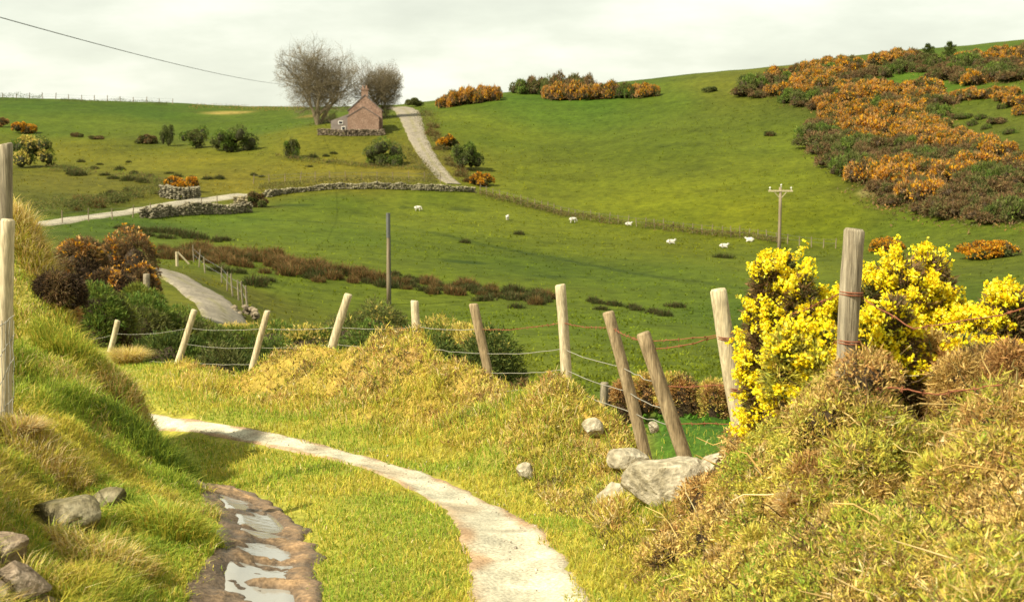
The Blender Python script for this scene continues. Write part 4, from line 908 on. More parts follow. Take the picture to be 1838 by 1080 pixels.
# ------------------------------------------------------------------ poles and overhead cable
def pole(px, pyb, pyt, Y, r, label, arm):
    x, yv, z = pix(px, pyb, Y); z = hz(x, Y); h = pix(px, pyt, Y)[2] - z; root = empty('telegraph_pole', (x, Y, z)); tag(root, label, 'telegraph pole')
    v, f = tube(np.array([(0, 0, -.3), (0, 0, h * .3), (.02, 0, h * .7), (0, 0, h)]), [r, r * .95, r * .85, r * .75], 10); g = Geo(); g.add(v, f); g.build('shaft', MT['pole'], root, True)
    if arm:
        g = Geo(); g.add(*box(-1.15, 1.15, -.17, -.05, h - .42, h - .27)); g.build('crossarm', MT['wood_new'], root)
        for xx in (-1.0, 0.05, 1.0):
            g = Geo(); zt = h - .27 if abs(xx) > .5 else h
            v, f = tube(np.array([(xx, -.11, zt), (xx, -.11, zt + .12), (xx, -.11, zt + .2), (xx, -.11, zt + .3)]), [.03, .03, .085, .05], 8); g.add(v, f); g.build('insulator', MT['white'], root)
        for s in (-1, 1):
            v, f = tube(np.array([(s * .1, -.11, h - 1.0), (s * .6, -.11, h - .42)]), .035, 5); g = Geo(); g.add(v, f); g.build('brace', MT['wood_new'], root)
    else:
        g = Geo(); v, f = tube(np.array([(.02, 0, h - 1.5), (.02, 0, h + .02)]), [r * .98, r * .98], 8); g.add(v, f); g.build('dark_band', MT['cable'], root)
        g = Geo(); v, f = tube(np.array([(r, -.02, 0), (r * 1.0, -.02, h - 1.4)]), .03, 5); g.add(v, f); g.build('cable_guard', MT['cable'], root)
    return root
pole(1398, 470, 336, 135, .17, 'telegraph pole with a pale crossarm beyond the yellow gorse', True)
pole(698, 572, 383, 88, .13, 'bare grey pole with a dark top in the middle of the field', False)
a0, a1 = np.array(pix(-160, -14, 62)), np.array(pix(510, 152, 238)); t = np.linspace(0, 1, 40)[:, None]
cab = a0 + (a1 - a0) * t - np.array((0, 0, .6)) * (4 * t * (1 - t)); v, f = tube(cab, .025, 6); g = Geo(); g.add(v, f)
tag(g.build('overhead_cable', MT['cable']), 'single overhead cable sloping across the sky to the bare trees', 'cable')

# ------------------------------------------------------------------ house, walls, trees on the ridge
hx, hy, hzz = ground_at(655, 241, 150); HS = 235.0
house = empty('farmhouse', (hx, hy, hz(hx, hy)), R(4)); tag(house, 'pink gabled farmhouse with a chimney below the bare trees', 'house')
def gable(x0, x1, y0, y1, ze, zr):
    xm = (x0 + x1) / 2
    return np.array([(x0, y0, -.4), (x1, y0, -.4), (x1, y0, ze), (xm, y0, zr), (x0, y0, ze), (x0, y1, -.4), (x1, y1, -.4), (x1, y1, ze), (xm, y1, zr), (x0, y1, ze)], float), np.array([(0, 1, 2), (0, 2, 4), (4, 2, 3), (6, 5, 9), (6, 9, 7), (7, 9, 8), (1, 6, 7), (1, 7, 2), (5, 0, 4), (5, 4, 9)])
def roofg(x0, x1, y0, y1, ze, zr, th=.16, ov=.18):
    g = Geo(); xm = (x0 + x1) / 2; sl = (zr - ze) / (xm - x0)
    for s, xe in ((-1, x0 - ov), (1, x1 + ov)):
        zz_ = ze - ov * sl; v = [(xe, y0 - ov * .4, zz_ + .02), (xm, y0 - ov * .4, zr + .02), (xm, y1 + ov * .4, zr + .02), (xe, y1 + ov * .4, zz_ + .02)]; v = np.array(v + [(a, b_, c + th) for a, b_, c in v]); g.add(v, BOXF)
    return g
g = Geo(); g.add(*gable(-2.65, 2.75, .9, 9.5, 3.9, 6.3)); g.build('wall', MT['render'], house)
roofg(-2.65, 2.75, .9, 9.5, 3.9, 6.3).build('roof', MT['slate'], house)
g = Geo(); g.add(*gable(-2.75, 2.35, -1.6, .88, 2.75, 4.3)); g.build('front_annex', MT['render'], house)
roofg(-2.75, 2.35, -1.6, .86, 2.75, 4.3, .12, .12).build('annex_roof', MT['slate'], house)
ch = Geo(); ch.add(*box(-.55, .55, 1.0, 1.9, 5.7, 7.2)); ch.add(*box(-.65, .65, .92, 1.98, 7.2, 7.4)); cho = ch.build('chimney', MT['render'], house)
for xx in (-.25, .3):
    v, f = tube(np.array([(xx, 1.45, 7.4), (xx, 1.45, 7.95)]), [.16, .12], 8); g = Geo(); g.add(v, f); g.build('chimney_pot', MT['render'], cho)
g = Geo(); g.add(np.array([(-5.6, 1.6, -.4), (-2.68, 1.6, -.4), (-2.68, 1.6, 3.3), (-5.6, 1.6, 2.2), (-5.6, 6, -.4), (-2.68, 6, -.4), (-2.68, 6, 3.3), (-5.6, 6, 2.2)], float), BOXF); ln_ = g.build('lean_to', MT['greywall'], house)
for (x0, x1, z0, z1) in ((-4.4, -3.6, 1.6, 2.2), (-3.9, -3.2, .5, 1.3)):
    g = Geo(); g.add(*box(x0, x1, 1.54, 1.597, z0, z1)); w_ = g.build('window', MT['white'], ln_); g = Geo(); g.add(*box(x0 + .12, x1 - .12, 1.52, 1.538, z0 + .12, z1 - .12)); g.build('pane', MT['glass'], w_)
g = Geo(); g.add(*box(2.76, 2.80, 3.0, 4.0, -.2, 1.9)); g.build('door', MT['glass'], house)

def stone_wall(name, pts, h, th, label, seed, sz=.35, tint=(1, 1, 1), top_var=.35, root_z=None):
    P = densify(np.array(pts), sz * .8); q = np.random.default_rng(seed); V_ = []; C_ = []; Nn = normals2(P); 
    zb = H(P[:, 0], P[:, 1]); lay = max(1, int(h / (sz * .62)))
    for i in range(len(P)):
        hh = h * (1 - top_var * (fbm(np.array([i * .25]), np.array([seed * 1.0]), 1, 2)[0]))
        for k in range(lay):
            z = (k + .4) * hh / lay
            for s in (-1, 1):
                b = (ICO1[0] if sz < .5 else ICO1[0]) * [sz * q.uniform(.45, .72), sz * q.uniform(.45, .7), hh / lay * q.uniform(.5, .75)]
                b = b * q.uniform(.75, 1.15, (len(b), 1)); a = q.random() * 6.28; b = np.stack([b[:, 0] * math.cos(a) - b[:, 1] * math.sin(a), b[:, 0] * math.sin(a) + b[:, 1] * math.cos(a), b[:, 2]], 1)
                o_ = Nn[i] * s * th * .5 * q.uniform(.6, 1.1); V_.append(b + [P[i, 0] + o_[0] + q.normal(0, .05), P[i, 1] + o_[1] + q.normal(0, .05), zb[i] + z]); C_.append(np.broadcast_to(np.array(tint) * q.uniform(.55, 1.5), (len(b), 3)))
    nb = len(ICO1[0]); V_ = np.concatenate(V_); m_ = len(V_) // nb; F_ = (ICO1[1][None] + np.arange(m_)[:, None, None] * nb).reshape(-1, 3)
    o0 = np.array((P[0, 0], P[0, 1], zb[0])); o = build(name, V_ - o0, F_, MT['wallstone'], C=np.concatenate(C_)); o.location = o0
    return tag(o, label, 'wall')
def px_line(lst, ymin=28): return [tuple(ground_at(a, b, ymin)[:2]) for a, b in lst]
stone_wall('dry_stone_wall', px_line([(572,243),(610,244),(650,244),(690,243)]), 1.15, .5, 'low grey garden wall in front of the pink farmhouse', 41, .27, (.9, .78, .7), .15)
stone_wall('dry_stone_wall', px_line([(478,354),(520,347),(580,341),(650,339),(720,340),(790,343),(850,345)]), 1.0, .7, 'long dry stone wall curving below the farm drive', 42, .33, (1, .97, .8), .5)
stone_wall('dry_stone_wall', px_line([(262,392),(300,388),(350,385),(400,384),(445,381)]), 1.5, 1.3, 'tumbled stone wall below the far road', 43, .38, (1.05, 1, .85), .6)
stone_wall('dry_stone_wall', px_line([(425,367),(450,369),(462,366)]), 1.2, .8, 'short stone wall end beside the far road', 44, .45, (1.15, 1.05, .8), .3)
stone_wall('stone_ruin', px_line([(294,354),(310,357),(335,358),(352,355)]), 1.7, .9, 'squat stone ruin topped with orange gorse beside the far road', 45, .45, (1, .97, .85), .2)
stone_wall('dry_stone_wall', px_line([(1110,733),(1160,737),(1220,739),(1290,740),(1360,742),(1420,745)], 14), .62, .5, 'low dark wall across the field just beyond the leaning posts', 46, .24, (.55, .42, .3), .25)
stone_wall('stone_heap', px_line([(432,563),(446,574)]), .45, .7, 'heap of pale stones at the end of the lane bend', 47, .26, (.85, .75, .65), .4)
for i, (px, Y, pt, w_) in enumerate([(1150,30.3,668,110),(1230,30,668,120),(1310,29.6,672,110),(1390,29.2,676,110)]):
    plain_bush('heather_clump', px, Y, pt, w_, 'rusty heather growing along the low dark wall in the field', 'heather', 340 + i, [RUST, HBROWN, GOLD], 2600, .09, .016, .4, 'heather along the low dark wall')

def bare_tree(px, py, Y, hpx, wpx, label, seed, spread=1.0):
    q = np.random.default_rng(seed); x = pslope(px, py)[0] * Y; z = hz(x, Y); hgt = 1.36 * hpx / FPX * Y; wid = 1.02 * wpx / FPX * Y
    root = empty('bare_tree', (x, Y, z - .2)); tag(root, label, 'tree', 'bare trees behind the farmhouse'); TG = Geo(); CG = Geo()
    kids = [6, 6, 5, 5, 5]; sides = [8, 6, 4, 3, 3, 3]
    cen = np.array((0, 0, hgt * .50)); ell = np.array((wid * .5, wid * .42, hgt * .47))
    def grow(p, d, ln, r, lev):
        n_ = 5 if lev < 3 else 3; P = [p]; dd = d.copy()
        for i in range(n_ - 1):
            dd = unit(dd + q.normal(0, .13 + .03 * lev, 3) + np.array((0, 0, .055))); P.append(P[-1] + dd * ln / (n_ - 1))
        P = np.array(P); rad = np.linspace(r, r * .55, n_); (TG if lev == 0 else CG).add(*tube(P, rad, sides[lev], False))
        if lev >= 5: return
        nk = kids[lev]
        for k in range(nk):
            t_ = q.uniform(.18 if lev < 2 else .35, 1.0) if k else 1.0
            j = min(int(t_ * (n_ - 1)), n_ - 2); f_ = t_ * (n_ - 1) - j; b0 = P[j] + (P[j + 1] - P[j]) * f_
            nd = unit(dd + q.normal(0, .82 if lev else .95 * spread, 3) * [1, 1, .85]); 
            nl = ln * q.uniform(.66, .93)
            tip = b0 + nd * nl; e_ = (((tip - cen) / ell) ** 2).sum()
            if e_ > 1: nl *= max(.3, 1 / e_)
            grow(b0, nd, nl, max(r * (.55 if k == 0 else q.uniform(.32, .5)), .0105), lev + 1)
    for s in range(3):
        a = s * 2.1 + q.random(); grow(np.array((.25 * math.cos(a), .25 * math.sin(a), 0)), unit(np.array((.30 * math.cos(a), .30 * math.sin(a), 1))), hgt * .31, hgt * .021, 0)
    TG.build('trunk', MT['bark'], root); CG.build('crown', MT['bark'], root)
bare_tree(572, 203, 255, 133, 128, 'larger bare spreading tree left of the farmhouse chimney', 61)
bare_tree(676, 196, 262, 92, 80, 'smaller bare tree behind the farmhouse chimney', 68)

# ------------------------------------------------------------------ bushes in the distance
def far_bush(name, px, py, wpx, hpx, label, cat, seed, pals, flow=None, fcut=.5, n=1600, group=None, ymin=60, twig=(.06, .06, .028), lf=1.0, depth=.8):
    q = np.random.default_rng(seed); k = 16; a = q.random(k) * 6.28; rad = np.sqrt(q.random(k)) * .72; sz = q.uniform(.2, .38, k)
    LL = np.stack([rad * np.cos(a), rad * np.sin(a), q.uniform(.15, .78, k) * (1 - .3 * rad), sz, sz, sz * q.uniform(.7, 1.1, k)], 1)
    g0 = ground_at(px, py, ymin); Y = g0[1]; rx = wpx / FPX * Y / 2 / .95; rz = hpx / FPX * Y / 1.08; s = wpx / FPX * Y
    g, fg = bush_geo((rx, rx * depth, rz), n, .075 * min(s, 3.5) * lf, .032 * min(s, 3.5) * lf, pals, seed, 9, twig, flow and (flow[0], .06 * min(s, 3.5), .05 * min(s, 3.5), flow[1]), fcut, spread=.8, LS_=LL * np.array([rx, rx * depth, rz, rx, rx * depth, rz]))
    if fg is None: o = g.build(name, MT['leaf']); o.location = (g0[0], Y, g0[2] - .1)
    else:
        o = empty(name, (g0[0], Y, g0[2] - .1)); g.build('foliage', MT['leaf'], o); fg.build('blossom', MT['flower'], o)
    return tag(o, label, cat, group)
SGREEN = [(.10, .13, .035), (.13, .155, .04), (.085, .11, .03), (.15, .16, .045)]
S = 'green shrubs across the left fields'
for i, (px, py, w_, h_, lab, pal) in enumerate([
    (262,258,42,18,'flat brown shrub at the left end of the shrub row',[HBROWN, OLIVED]),(301,262,28,45,'narrow upright dark shrub in the row left of the farmhouse',[SGREEN]),
    (350,266,60,44,'rounded olive shrub in the middle of the shrub row',[SGREEN, OLIVED, MGREEN]),(400,270,50,36,'low green shrub left of the biggest one in the row',[SGREEN, OLIVED]),(425,273,78,54,'biggest dark green shrub at the right end of the row',[SGREEN, MGREEN]),
    (525,283,30,42,'small grey green shrub alone in the field below the trees',[OLIVED, MGREEN]),(690,297,76,52,'broad green shrub below the farmhouse beside the drive',[SGREEN, MGREEN]),
    (838,305,56,62,'green hawthorn leaning over the drive on the hill side',[SGREEN, MGREEN]),(55,300,85,72,'green shrub near the left edge above the wall',[MGREEN, SGREEN, GOLD]),
    (138,246,24,9,'tiny brown shrub in the left field',[HBROWN, OLIVED]),(172,250,28,8,'low brown shrub right of the tiny one in the left field',[HBROWN, OLIVED]),
    (1272,165,32,10,'small dark shrub alone near the hill top',[SGREEN, OLIVED]),(1383,244,24,10,'small dark shrub alone on the smooth hillside',[HBROWN, SGREEN]),
    (742,192,34,18,'dark bush at the top of the drive on the skyline',[SGREEN, OLIVED]),(463,372,40,32,'dark brown shrub at the corner of the stone walls',[SGREEN, HBROWN]),
    (5,228,22,22,'dark round shrub cut by the left edge on the upper field',[HBROWN, RUST])]):
    far_bush('shrub', px, py, w_, h_, lab, 'shrub', 400 + i, pal, group=S, n=1800)
for i, (px, py, w_, h_, lab, cut) in enumerate([
    (863,333,46,28,'small orange gorse bush by the foot of the drive',.42),(802,268,40,28,'orange gorse bush on the bank beside the drive',.46),(40,240,50,24,'faint orange gorse bush on the upper left field edge',.5),
    (325,345,64,34,'bright orange gorse growing on top of the stone ruin',.36),
    (1592,450,70,26,'orange gorse patch just behind the tallest yellow gorse',.4),(1775,462,110,34,'orange gorse patch in the field at the right edge',.38),
    (1500,165,20,10,'small amber gorse low on the ridge',.5)][:6]):
    far_bush('gorse_bush', px, py, w_, h_, lab, 'gorse', 440 + i, [HBROWN, OLIVED], (1300, ORANGE + AMBER), cut, group='lone orange gorse bushes', ymin=60)
# copies of a few prototypes cover the ridge and the right hillside
def proto(name, seed, pals, flow, cut, lf=1.0):
    q = np.random.default_rng(seed); k = 20; a = q.random(k) * 6.28; rad = np.sqrt(q.random(k)) * .92; sz = q.uniform(.16, .36, k)
    L_ = np.stack([rad * np.cos(a), rad * np.sin(a), q.uniform(.08, .5, k) * (1 - .55 * rad), sz, sz, sz * q.uniform(.55, 1.0, k)], 1)
    g, fg = bush_geo((1.0, 1.0, .6), 1500, .15 * lf, .036 * lf, pals, seed, 20, (.085, .06, .035), flow and (int(flow[0] * 1.9), .09, .07, flow[1]), cut, spread=.8, LS_=L_)
    if fg is not None: g.add(np.concatenate(fg.V), np.concatenate(fg.F), np.concatenate(fg.C))
    return g.build(name, MT['leaf'])
PR = {'o': [proto('gorse_bush', 500 + i, [HBROWN, RUST, OLIVED], (640, ORANGE + AMBER + RUST), .44) for i in range(4)],
      'a': [proto('gorse_bush', 510 + i, [HBROWN, OLIVED, RUST], (330, AMBER + ORANGE), .50) for i in range(4)],
      'b': [proto('heather_bush', 520 + i, [HBROWN, HBROWN, OLIVED], None, .5) for i in range(4)],
      'd': [proto('scrub_bush', 530 + i, [OLIVED, DGREEN, MGREEN], None, .5) for i in range(3)]}
used = {}
q = np.random.default_rng(11)
def put(kind, px, py, wpx, hpx, label, group, cat):
    g0 = ground_at(px, py, 90); Y = g0[1]; k = int(q.integers(0, len(PR[kind]))); pr = PR[kind][k]; sx = wpx / FPX * Y / 2; sz = hpx / FPX * Y / .62 / .95
    loc = (g0[0], Y, g0[2] - .1); rz = q.random() * 6.28; sc = (sx, sx * q.uniform(.8, 1.1), sz)
    if (kind, k) not in used:
        used[(kind, k)] = 1; pr.location = loc; pr.rotation_euler = (0, 0, rz); pr.scale = sc; o = pr; tag(o, label, cat, group)
    else: o = dup(pr, loc, rz, sc, label, group)
    return o
LB = {'o': ('gorse thick with orange bloom on the right hillside', 'orange gorse on the right hillside', 'gorse'), 'a': ('half bloomed gorse with amber flecks on the right hillside', 'half bloomed gorse on the right hillside', 'gorse'),
      'b': ('dull brown heather bush on the right hillside', 'brown heather on the right hillside', 'heather'), 'd': ('dull green scrub bush on the right hillside', 'green scrub on the right hillside', 'scrub')}
def inpoly(px, py, poly):
    c = False; n_ = len(poly); j = n_ - 1
    for i in range(n_):
        xi, yi = poly[i]; xj, yj = poly[j]
        if (yi > py) != (yj > py) and px < (xj - xi) * (py - yi) / (yj - yi) + xi: c = not c
        j = i
    return c
HILL = [(1325,172),(1400,140),(1480,120),(1560,118),(1650,106),(1720,112),(1838,92),(1838,150),(1740,150),(1680,140),(1660,132),(1590,128),(1560,150),(1600,165),(1680,170),(1690,200),(1680,240),(1838,290),(1838,405),(1750,398),(1640,385),(1590,360),(1545,318),(1475,285),(1460,240),(1490,205),(1400,180)]
ORG = [(1450,158,70,18),(1550,180,60,16),(1500,212,32,26),(1600,225,80,22),(1660,240,50,20),(1560,240,70,16),(1740,262,70,16),(1800,268,40,14),(1602,322,46,20),(1650,360,30,14),(1700,318,70,18),(1590,112,30,8),(1770,108,60,8),(1480,128,50,10),(1640,178,40,14)]
placed = []
tries = 0
while len(placed) < 250 and tries < 20000:
    tries += 1; px = q.uniform(1325, 1850); py = q.uniform(92, 408)
    if not inpoly(min(px, 1837), py, HILL): continue
    dmin = 9 + (py - 90) * .028
    if any(abs(px - a) / 1.7 < dmin and abs(py - b_) / .75 < dmin for a, b_ in placed): continue
    placed.append((px, py))
placed.sort(key=lambda t: t[1])
for px, py in placed:
    org = max([math.exp(-(((px - a) / w_) ** 2 + ((py - b_) / h_) ** 2)) for a, b_, w_, h_ in ORG]); rr = q.random()
    kind = 'o' if org > .40 and rr < .93 else ('a' if (org > .25 and rr < .6) or rr < .05 else ('b' if rr < .86 else 'd'))
    s_ = q.uniform(.75, 1.45) * (30 + (py - 90) * .085); put(kind, px, py, s_ * 1.25, s_ * (.55 if kind != 'b' else .42), *LB[kind])
n_ = 15000; hx_, hy_ = [], []
hp = np.array([(a_, b_) for a_, b_ in zip(q.uniform(1325, 1860, 700), q.uniform(96, 410, 700)) if inpoly(min(a_, 1837), b_, HILL)])
hg = np.array([ground_at(a_, b_, 90)[:2] for a_, b_ in hp]); k_ = q.integers(0, len(hg), n_); X_ = hg[k_, 0] + q.normal(0, 1.6, n_); Y_ = hg[k_, 1] + q.normal(0, 2.2, n_)
g = Geo(); g.add(*sprigs(np.stack([X_, Y_, H(X_, Y_) + .3 * q.random(n_)], 1), np.stack([q.normal(0, .7, n_), q.normal(-.2, .7, n_), np.full(n_, .7)], 1), q.uniform(.25, .6, n_), q.uniform(.07, .15, n_), pickc(HBROWN + OLIVED + RUST[:1] + HBROWN, n_), 3))
tag(g.build('heath_cover', MT['leaf']), 'low brown heath covering the slope between the gorse on the right hillside', 'heath', kind='stuff')
# sparser scrub between the bands, on the far right
for px, py in [(1705,215),(1730,212),(1745,225),(1770,232),(1790,222),(1815,240),(1725,240),(1760,214),(1690,205),(1800,195)]:
    put('d' if q.random() < .6 else 'b', px, py, q.uniform(18, 34), q.uniform(8, 14), 'small dull bush in the grassy gap of the right hillside', 'bushes in the gap of the right hillside', 'scrub')
for px, py, w_ in [(1740,178,50),(1770,176,40),(1800,182,44),(1830,190,46),(1815,172,40),(1790,170,36),(1720,172,26),(1836,205,36)]:
    put('o' if q.random() < .55 else 'a', px, py, w_, w_ * .42, 'amber gorse in the upper band at the right edge of the hillside', 'upper band of gorse at the right edge', 'gorse')
# ridge line gorse left of centre
for i, (px, py, w_, h_, kd) in enumerate([(800,193,34,22,'o'),(820,190,40,26,'o'),(845,186,44,28,'o'),(872,181,42,26,'o'),(885,177,30,20,'a')]):
    put(kd, px, py, w_, h_, 'orange gorse clump on the skyline just right of the drive', 'orange gorse on the skyline by the drive', 'gorse')
for i, (px, py, w_, h_, kd) in enumerate([(935,168,44,22,'d'),(960,168,54,28,'b'),(990,170,50,32,'d'),(1015,172,56,38,'b'),(1000,178,52,28,'o'),(1030,178,56,30,'o'),(1062,178,52,26,'o'),(1050,172,50,34,'b'),(1085,176,50,26,'a'),(1110,174,44,26,'b'),(1128,175,40,26,'d'),(1150,174,42,22,'a'),(1170,173,30,20,'a')]):
    nm = {'o': 'orange flowering', 'a': 'amber flecked', 'b': 'dark brown', 'd': 'dark green'}[kd]
    put(kd, px, py, w_, h_, nm + ' bush in the long clump on the skyline at centre', 'long clump of bushes on the skyline', 'gorse' if kd in 'oa' else 'bush')
DRY = [(.20, .165, .05), (.16, .145, .035), (.12, .12, .03), (.15, .11, .045)]
def hedge_strip(pts, h, w, n, pal, label, seed, ln=.24, wd=.045, ymin=60, gaps=.0):
    q = np.random.default_rng(seed); P = densify(np.array(px_line(pts, ymin)), .5); Nn = normals2(P); j = q.integers(0, len(P), n)
    if gaps: j = j[fbm(j * .12, j * 0 + seed, 1, 2) > gaps]
    n = len(j); o_ = q.normal(0, w * .4, n); x = P[j, 0] + Nn[j, 0] * o_ + q.normal(0, .3, n); y = P[j, 1] + Nn[j, 1] * o_; hh = h * (.4 + 1.0 * fbm(j * .16, j * 0 + seed + 9, 1, 3)) * np.exp(-(o_ / w) ** 2)
    z = H(x, y) + hh * q.random(n) ** .6; o0 = np.array((P[0, 0], P[0, 1], hz(*P[0]))); g = Geo()
    g.add(*sprigs(np.stack([x, y, z], 1) - o0, np.stack([q.normal(0, .6, n), q.normal(-.2, .6, n), np.full(n, .8)], 1), q.uniform(.6, 1.3, n) * ln, q.uniform(.7, 1.3, n) * wd, pickc(pal, n), 3))
    o = g.build('hedge_bank', MT['leaf']); o.location = o0; return tag(o, label, 'hedge', 'low overgrown hedge banks')
hedge_strip([(-20,180),(40,181),(75,181)], 1.6, 1.2, 900, DGREEN, 'low dark hedge on the left skyline at the photo edge', 701)
hedge_strip([(112,183),(200,186),(300,190)], 1.1, 1.2, 1500, DGREEN + OLIVED, 'long low hedge under the skyline fence', 702)
hedge_strip([(345,197),(420,198),(500,199),(545,200)], 1.1, 1.4, 1500, DGREEN + RUST, 'dark hedge on the skyline left of the bare trees', 703)
hedge_strip([(862,349),(900,360),(960,375),(1000,385),(1060,397),(1130,406),(1200,414),(1300,425),(1400,437)], .75, .9, 4200, OLIVED + HBROWN + DRY, 'thin overgrown bank along the foot of the green hill', 704, .22, .05, gaps=.36)
hedge_strip([(90,306),(160,312),(230,320),(285,330),(320,340)], 1.0, 1.6, 2600, OLIVED + HBROWN + MGREEN, 'old overgrown field bank running to the stone ruin', 705, gaps=.3)
hedge_strip([(60,385),(120,381),(190,368),(250,354),(292,345)], 1.3, 2.0, 3600, OLIVED + DGREEN + DRY, 'rough grassy bank above the far road', 706)
hedge_strip([(470,280),(540,290),(620,297),(700,303),(760,305)], .8, 1.0, 2200, HBROWN + DGREEN + OLIVED, 'dark field bank below the farmhouse', 707, gaps=.34)
hedge_strip([(470,345),(520,337),(600,331),(700,329),(780,333)], .9, 1.6, 3000, OLIVED + DRY, 'dry grassy bank behind the long stone wall', 708)
hedge_strip([(762,205),(772,235),(786,268),(806,297),(834,328)], 1.2, 2.2, 3000, DRY + OLIVED, 'dry grassy bank on the right of the farm drive', 709)
hedge_strip([(690,262),(730,275),(752,297),(775,322)], .8, 1.5, 1500, OLIVED + DRY, 'rough verge on the left of the farm drive', 710)
# two wind-bent trees on the right ridge
def small_tree(px, pyb, pyt, wpx, label, seed):
    g0 = ground_at(px, pyb + 6, 150); Y = g0[1]; z = g0[2]; h = pix(px, pyt, Y)[2] - z; w_ = wpx / FPX * Y; root = empty('pine_tree', (g0[0], Y, z)); tag(root, label, 'tree'); q = np.random.default_rng(seed)
    g = Geo(); v, f = tube(np.array([(0, 0, -.2), (.1, 0, h * .4), (.25, 0, h * .8)]), [.14, .1, .04], 6); g.add(v, f); g.build('trunk', MT['bark'], root)
    n_ = 900; k = q.integers(0, 9, n_); cz = np.linspace(.3, .95, 9)[k] * h; cr = w_ * .5 * (1.1 - np.linspace(.3, 1, 9))[k] * 1.3 + .12; a = q.random(n_) * 6.28; rr = np.sqrt(q.random(n_)) * cr
    off = (np.sin(k * 2.3) * .18 * w_); P = np.stack([rr * np.cos(a) + off + .25 * cz / h, rr * np.sin(a), cz + q.normal(0, .12, n_)], 1); g = Geo(); g.add(*sprigs(P, np.stack([np.cos(a), np.sin(a), np.full(n_, .6)], 1), np.full(n_, .3), np.full(n_, .1), pickc(DGREEN, n_), 3)); g.build('crown', MT['leaf'], root)
small_tree(1664, 106, 80, 24, 'left of two small dark trees on the right ridge', 71)
small_tree(1703, 106, 76, 24, 'right of two small dark trees on the right ridge', 72)

# ------------------------------------------------------------------ rushes
def rush_proto(seed, pal, hgt=1.0, rad=.55, n=480):
    q = np.random.default_rng(seed); a = q.random(n) * 6.28; rr = q.random(n) ** .6 * rad; P = np.stack([rr * np.cos(a) * 1.2, rr * np.sin(a), np.full(n, -.03)], 1)
    P[:, :2] += q.normal(0, .15, (4, 2))[q.integers(0, 4, n)]
    hh = hgt * (1.05 - .75 * (rr / rad) ** 1.5) * q.uniform(.35, 1.2, n)
    g = Geo(); g.add(*blades(P, hh, np.full(n, .045), q.uniform(.1, .9, n), pickc(pal, n), a)); return g.build('rush_clump', MT['grass'])
RB = [rush_proto(600 + i, [(.17, .095, .035), (.21, .12, .04), (.12, .08, .03), (.07, .08, .02)]) for i in range(3)]; RG = [rush_proto(610 + i, [(.05, .065, .018), (.065, .08, .02), (.10, .075, .03)], .7) for i in range(3)]
rused = set()
def rush(kind, px, py, s, label, group):
    g0 = ground_at(px, py, 40); k = int(q.integers(0, 3)); pr = (RB if kind == 'b' else RG)[k]; loc = (g0[0], g0[1], g0[2])
    sc = (s, s, s * q.uniform(.85, 1.2))
    if pr.name not in rused: rused.add(pr.name); pr.location = loc; pr.scale = sc; tag(pr, label, 'rushes', group)
    else: dup(pr, loc, q.random() * 6.28, sc, label, group)
band = [(285,455),(330,458),(380,462),(430,466),(480,472),(530,482),(580,490),(640,497),(700,505),(760,512),(820,520),(880,528),(940,536),(1000,543)]
for i in range(210):
    t_ = q.random() ** .9 * (len(band) - 1); j = min(int(t_), len(band) - 2); f_ = t_ - j; px = band[j][0] + (band[j + 1][0] - band[j][0]) * f_; py = band[j][1] + (band[j + 1][1] - band[j][1]) * f_ + q.normal(0, 7)
    rush('b' if q.random() < (.7 if px < 640 else .35) else 'g', px, py, q.uniform(.55, 1.15) * (1 if px < 700 else .85), 'brown rush clump in the long band across the green field', 'rushes in the long band across the field')
for px, py in [(1062,541),(1075,545),(1095,547),(1104,549),(1078,556),(1135,553),(1145,557),(1170,562),(1182,564),(1192,567)]:
    rush('g', px, py, .7, 'dark rush clump at the thin right end of the rush band', 'rushes at the thin right end of the band')
for px, py in [(215,410),(235,412),(255,415),(280,417),(300,418),(318,420),(335,424),(345,427),(360,430),(392,433),(402,432),(230,420),(265,424),(295,428)]:
    rush('g', px, py, q.uniform(.8, 1.3), 'dark rush clump in the short row below the tumbled wall', 'rushes below the tumbled wall')
for px, py in [(120,303),(146,291),(180,296),(232,292),(305,312),(318,318),(345,320),(372,322),(395,321),(455,315),(470,318),(560,283),(585,281),(590,292),(600,276),(556,300),(215,305),(240,312),(270,318),(285,325),(170,303),(835,436),(932,421),(1297,463),(1215,551),(480,505),(395,488),(430,490),(455,512)]:
    rush('g', px, py, q.uniform(.6, 1.2), 'small dark tuft scattered over the pasture', 'scattered dark tufts in the pasture')
for i in range(16):   # rough bank along the far road and the verge of the drive
    t_ = q.random(); px = 110 + 180 * t_ + q.normal(0, 4); py = 380 - 30 * t_ + q.normal(0, 5) - 6
    rush('g' if q.random() < .75 else 'b', px, py, q.uniform(.8, 1.5), 'rough tuft on the bank above the far road', 'tufts on the bank above the far road')
for i in range(26):
    t_ = q.random(); px = 764 + 80 * t_ + q.normal(0, 5); py = 222 + 108 * t_ + q.normal(0, 5)
    rush('b', px, py, q.uniform(.7, 1.2), 'straw coloured tuft on the bank beside the drive', 'tufts beside the drive')
for i in range(10):
    t_ = q.random(); px = 90 + 190 * t_; py = 303 + 28 * t_ + q.normal(0, 3)
    rush('g', px, py, q.uniform(.9, 1.5), 'dark tuft along the old field bank at left', 'tufts along the old field bank')

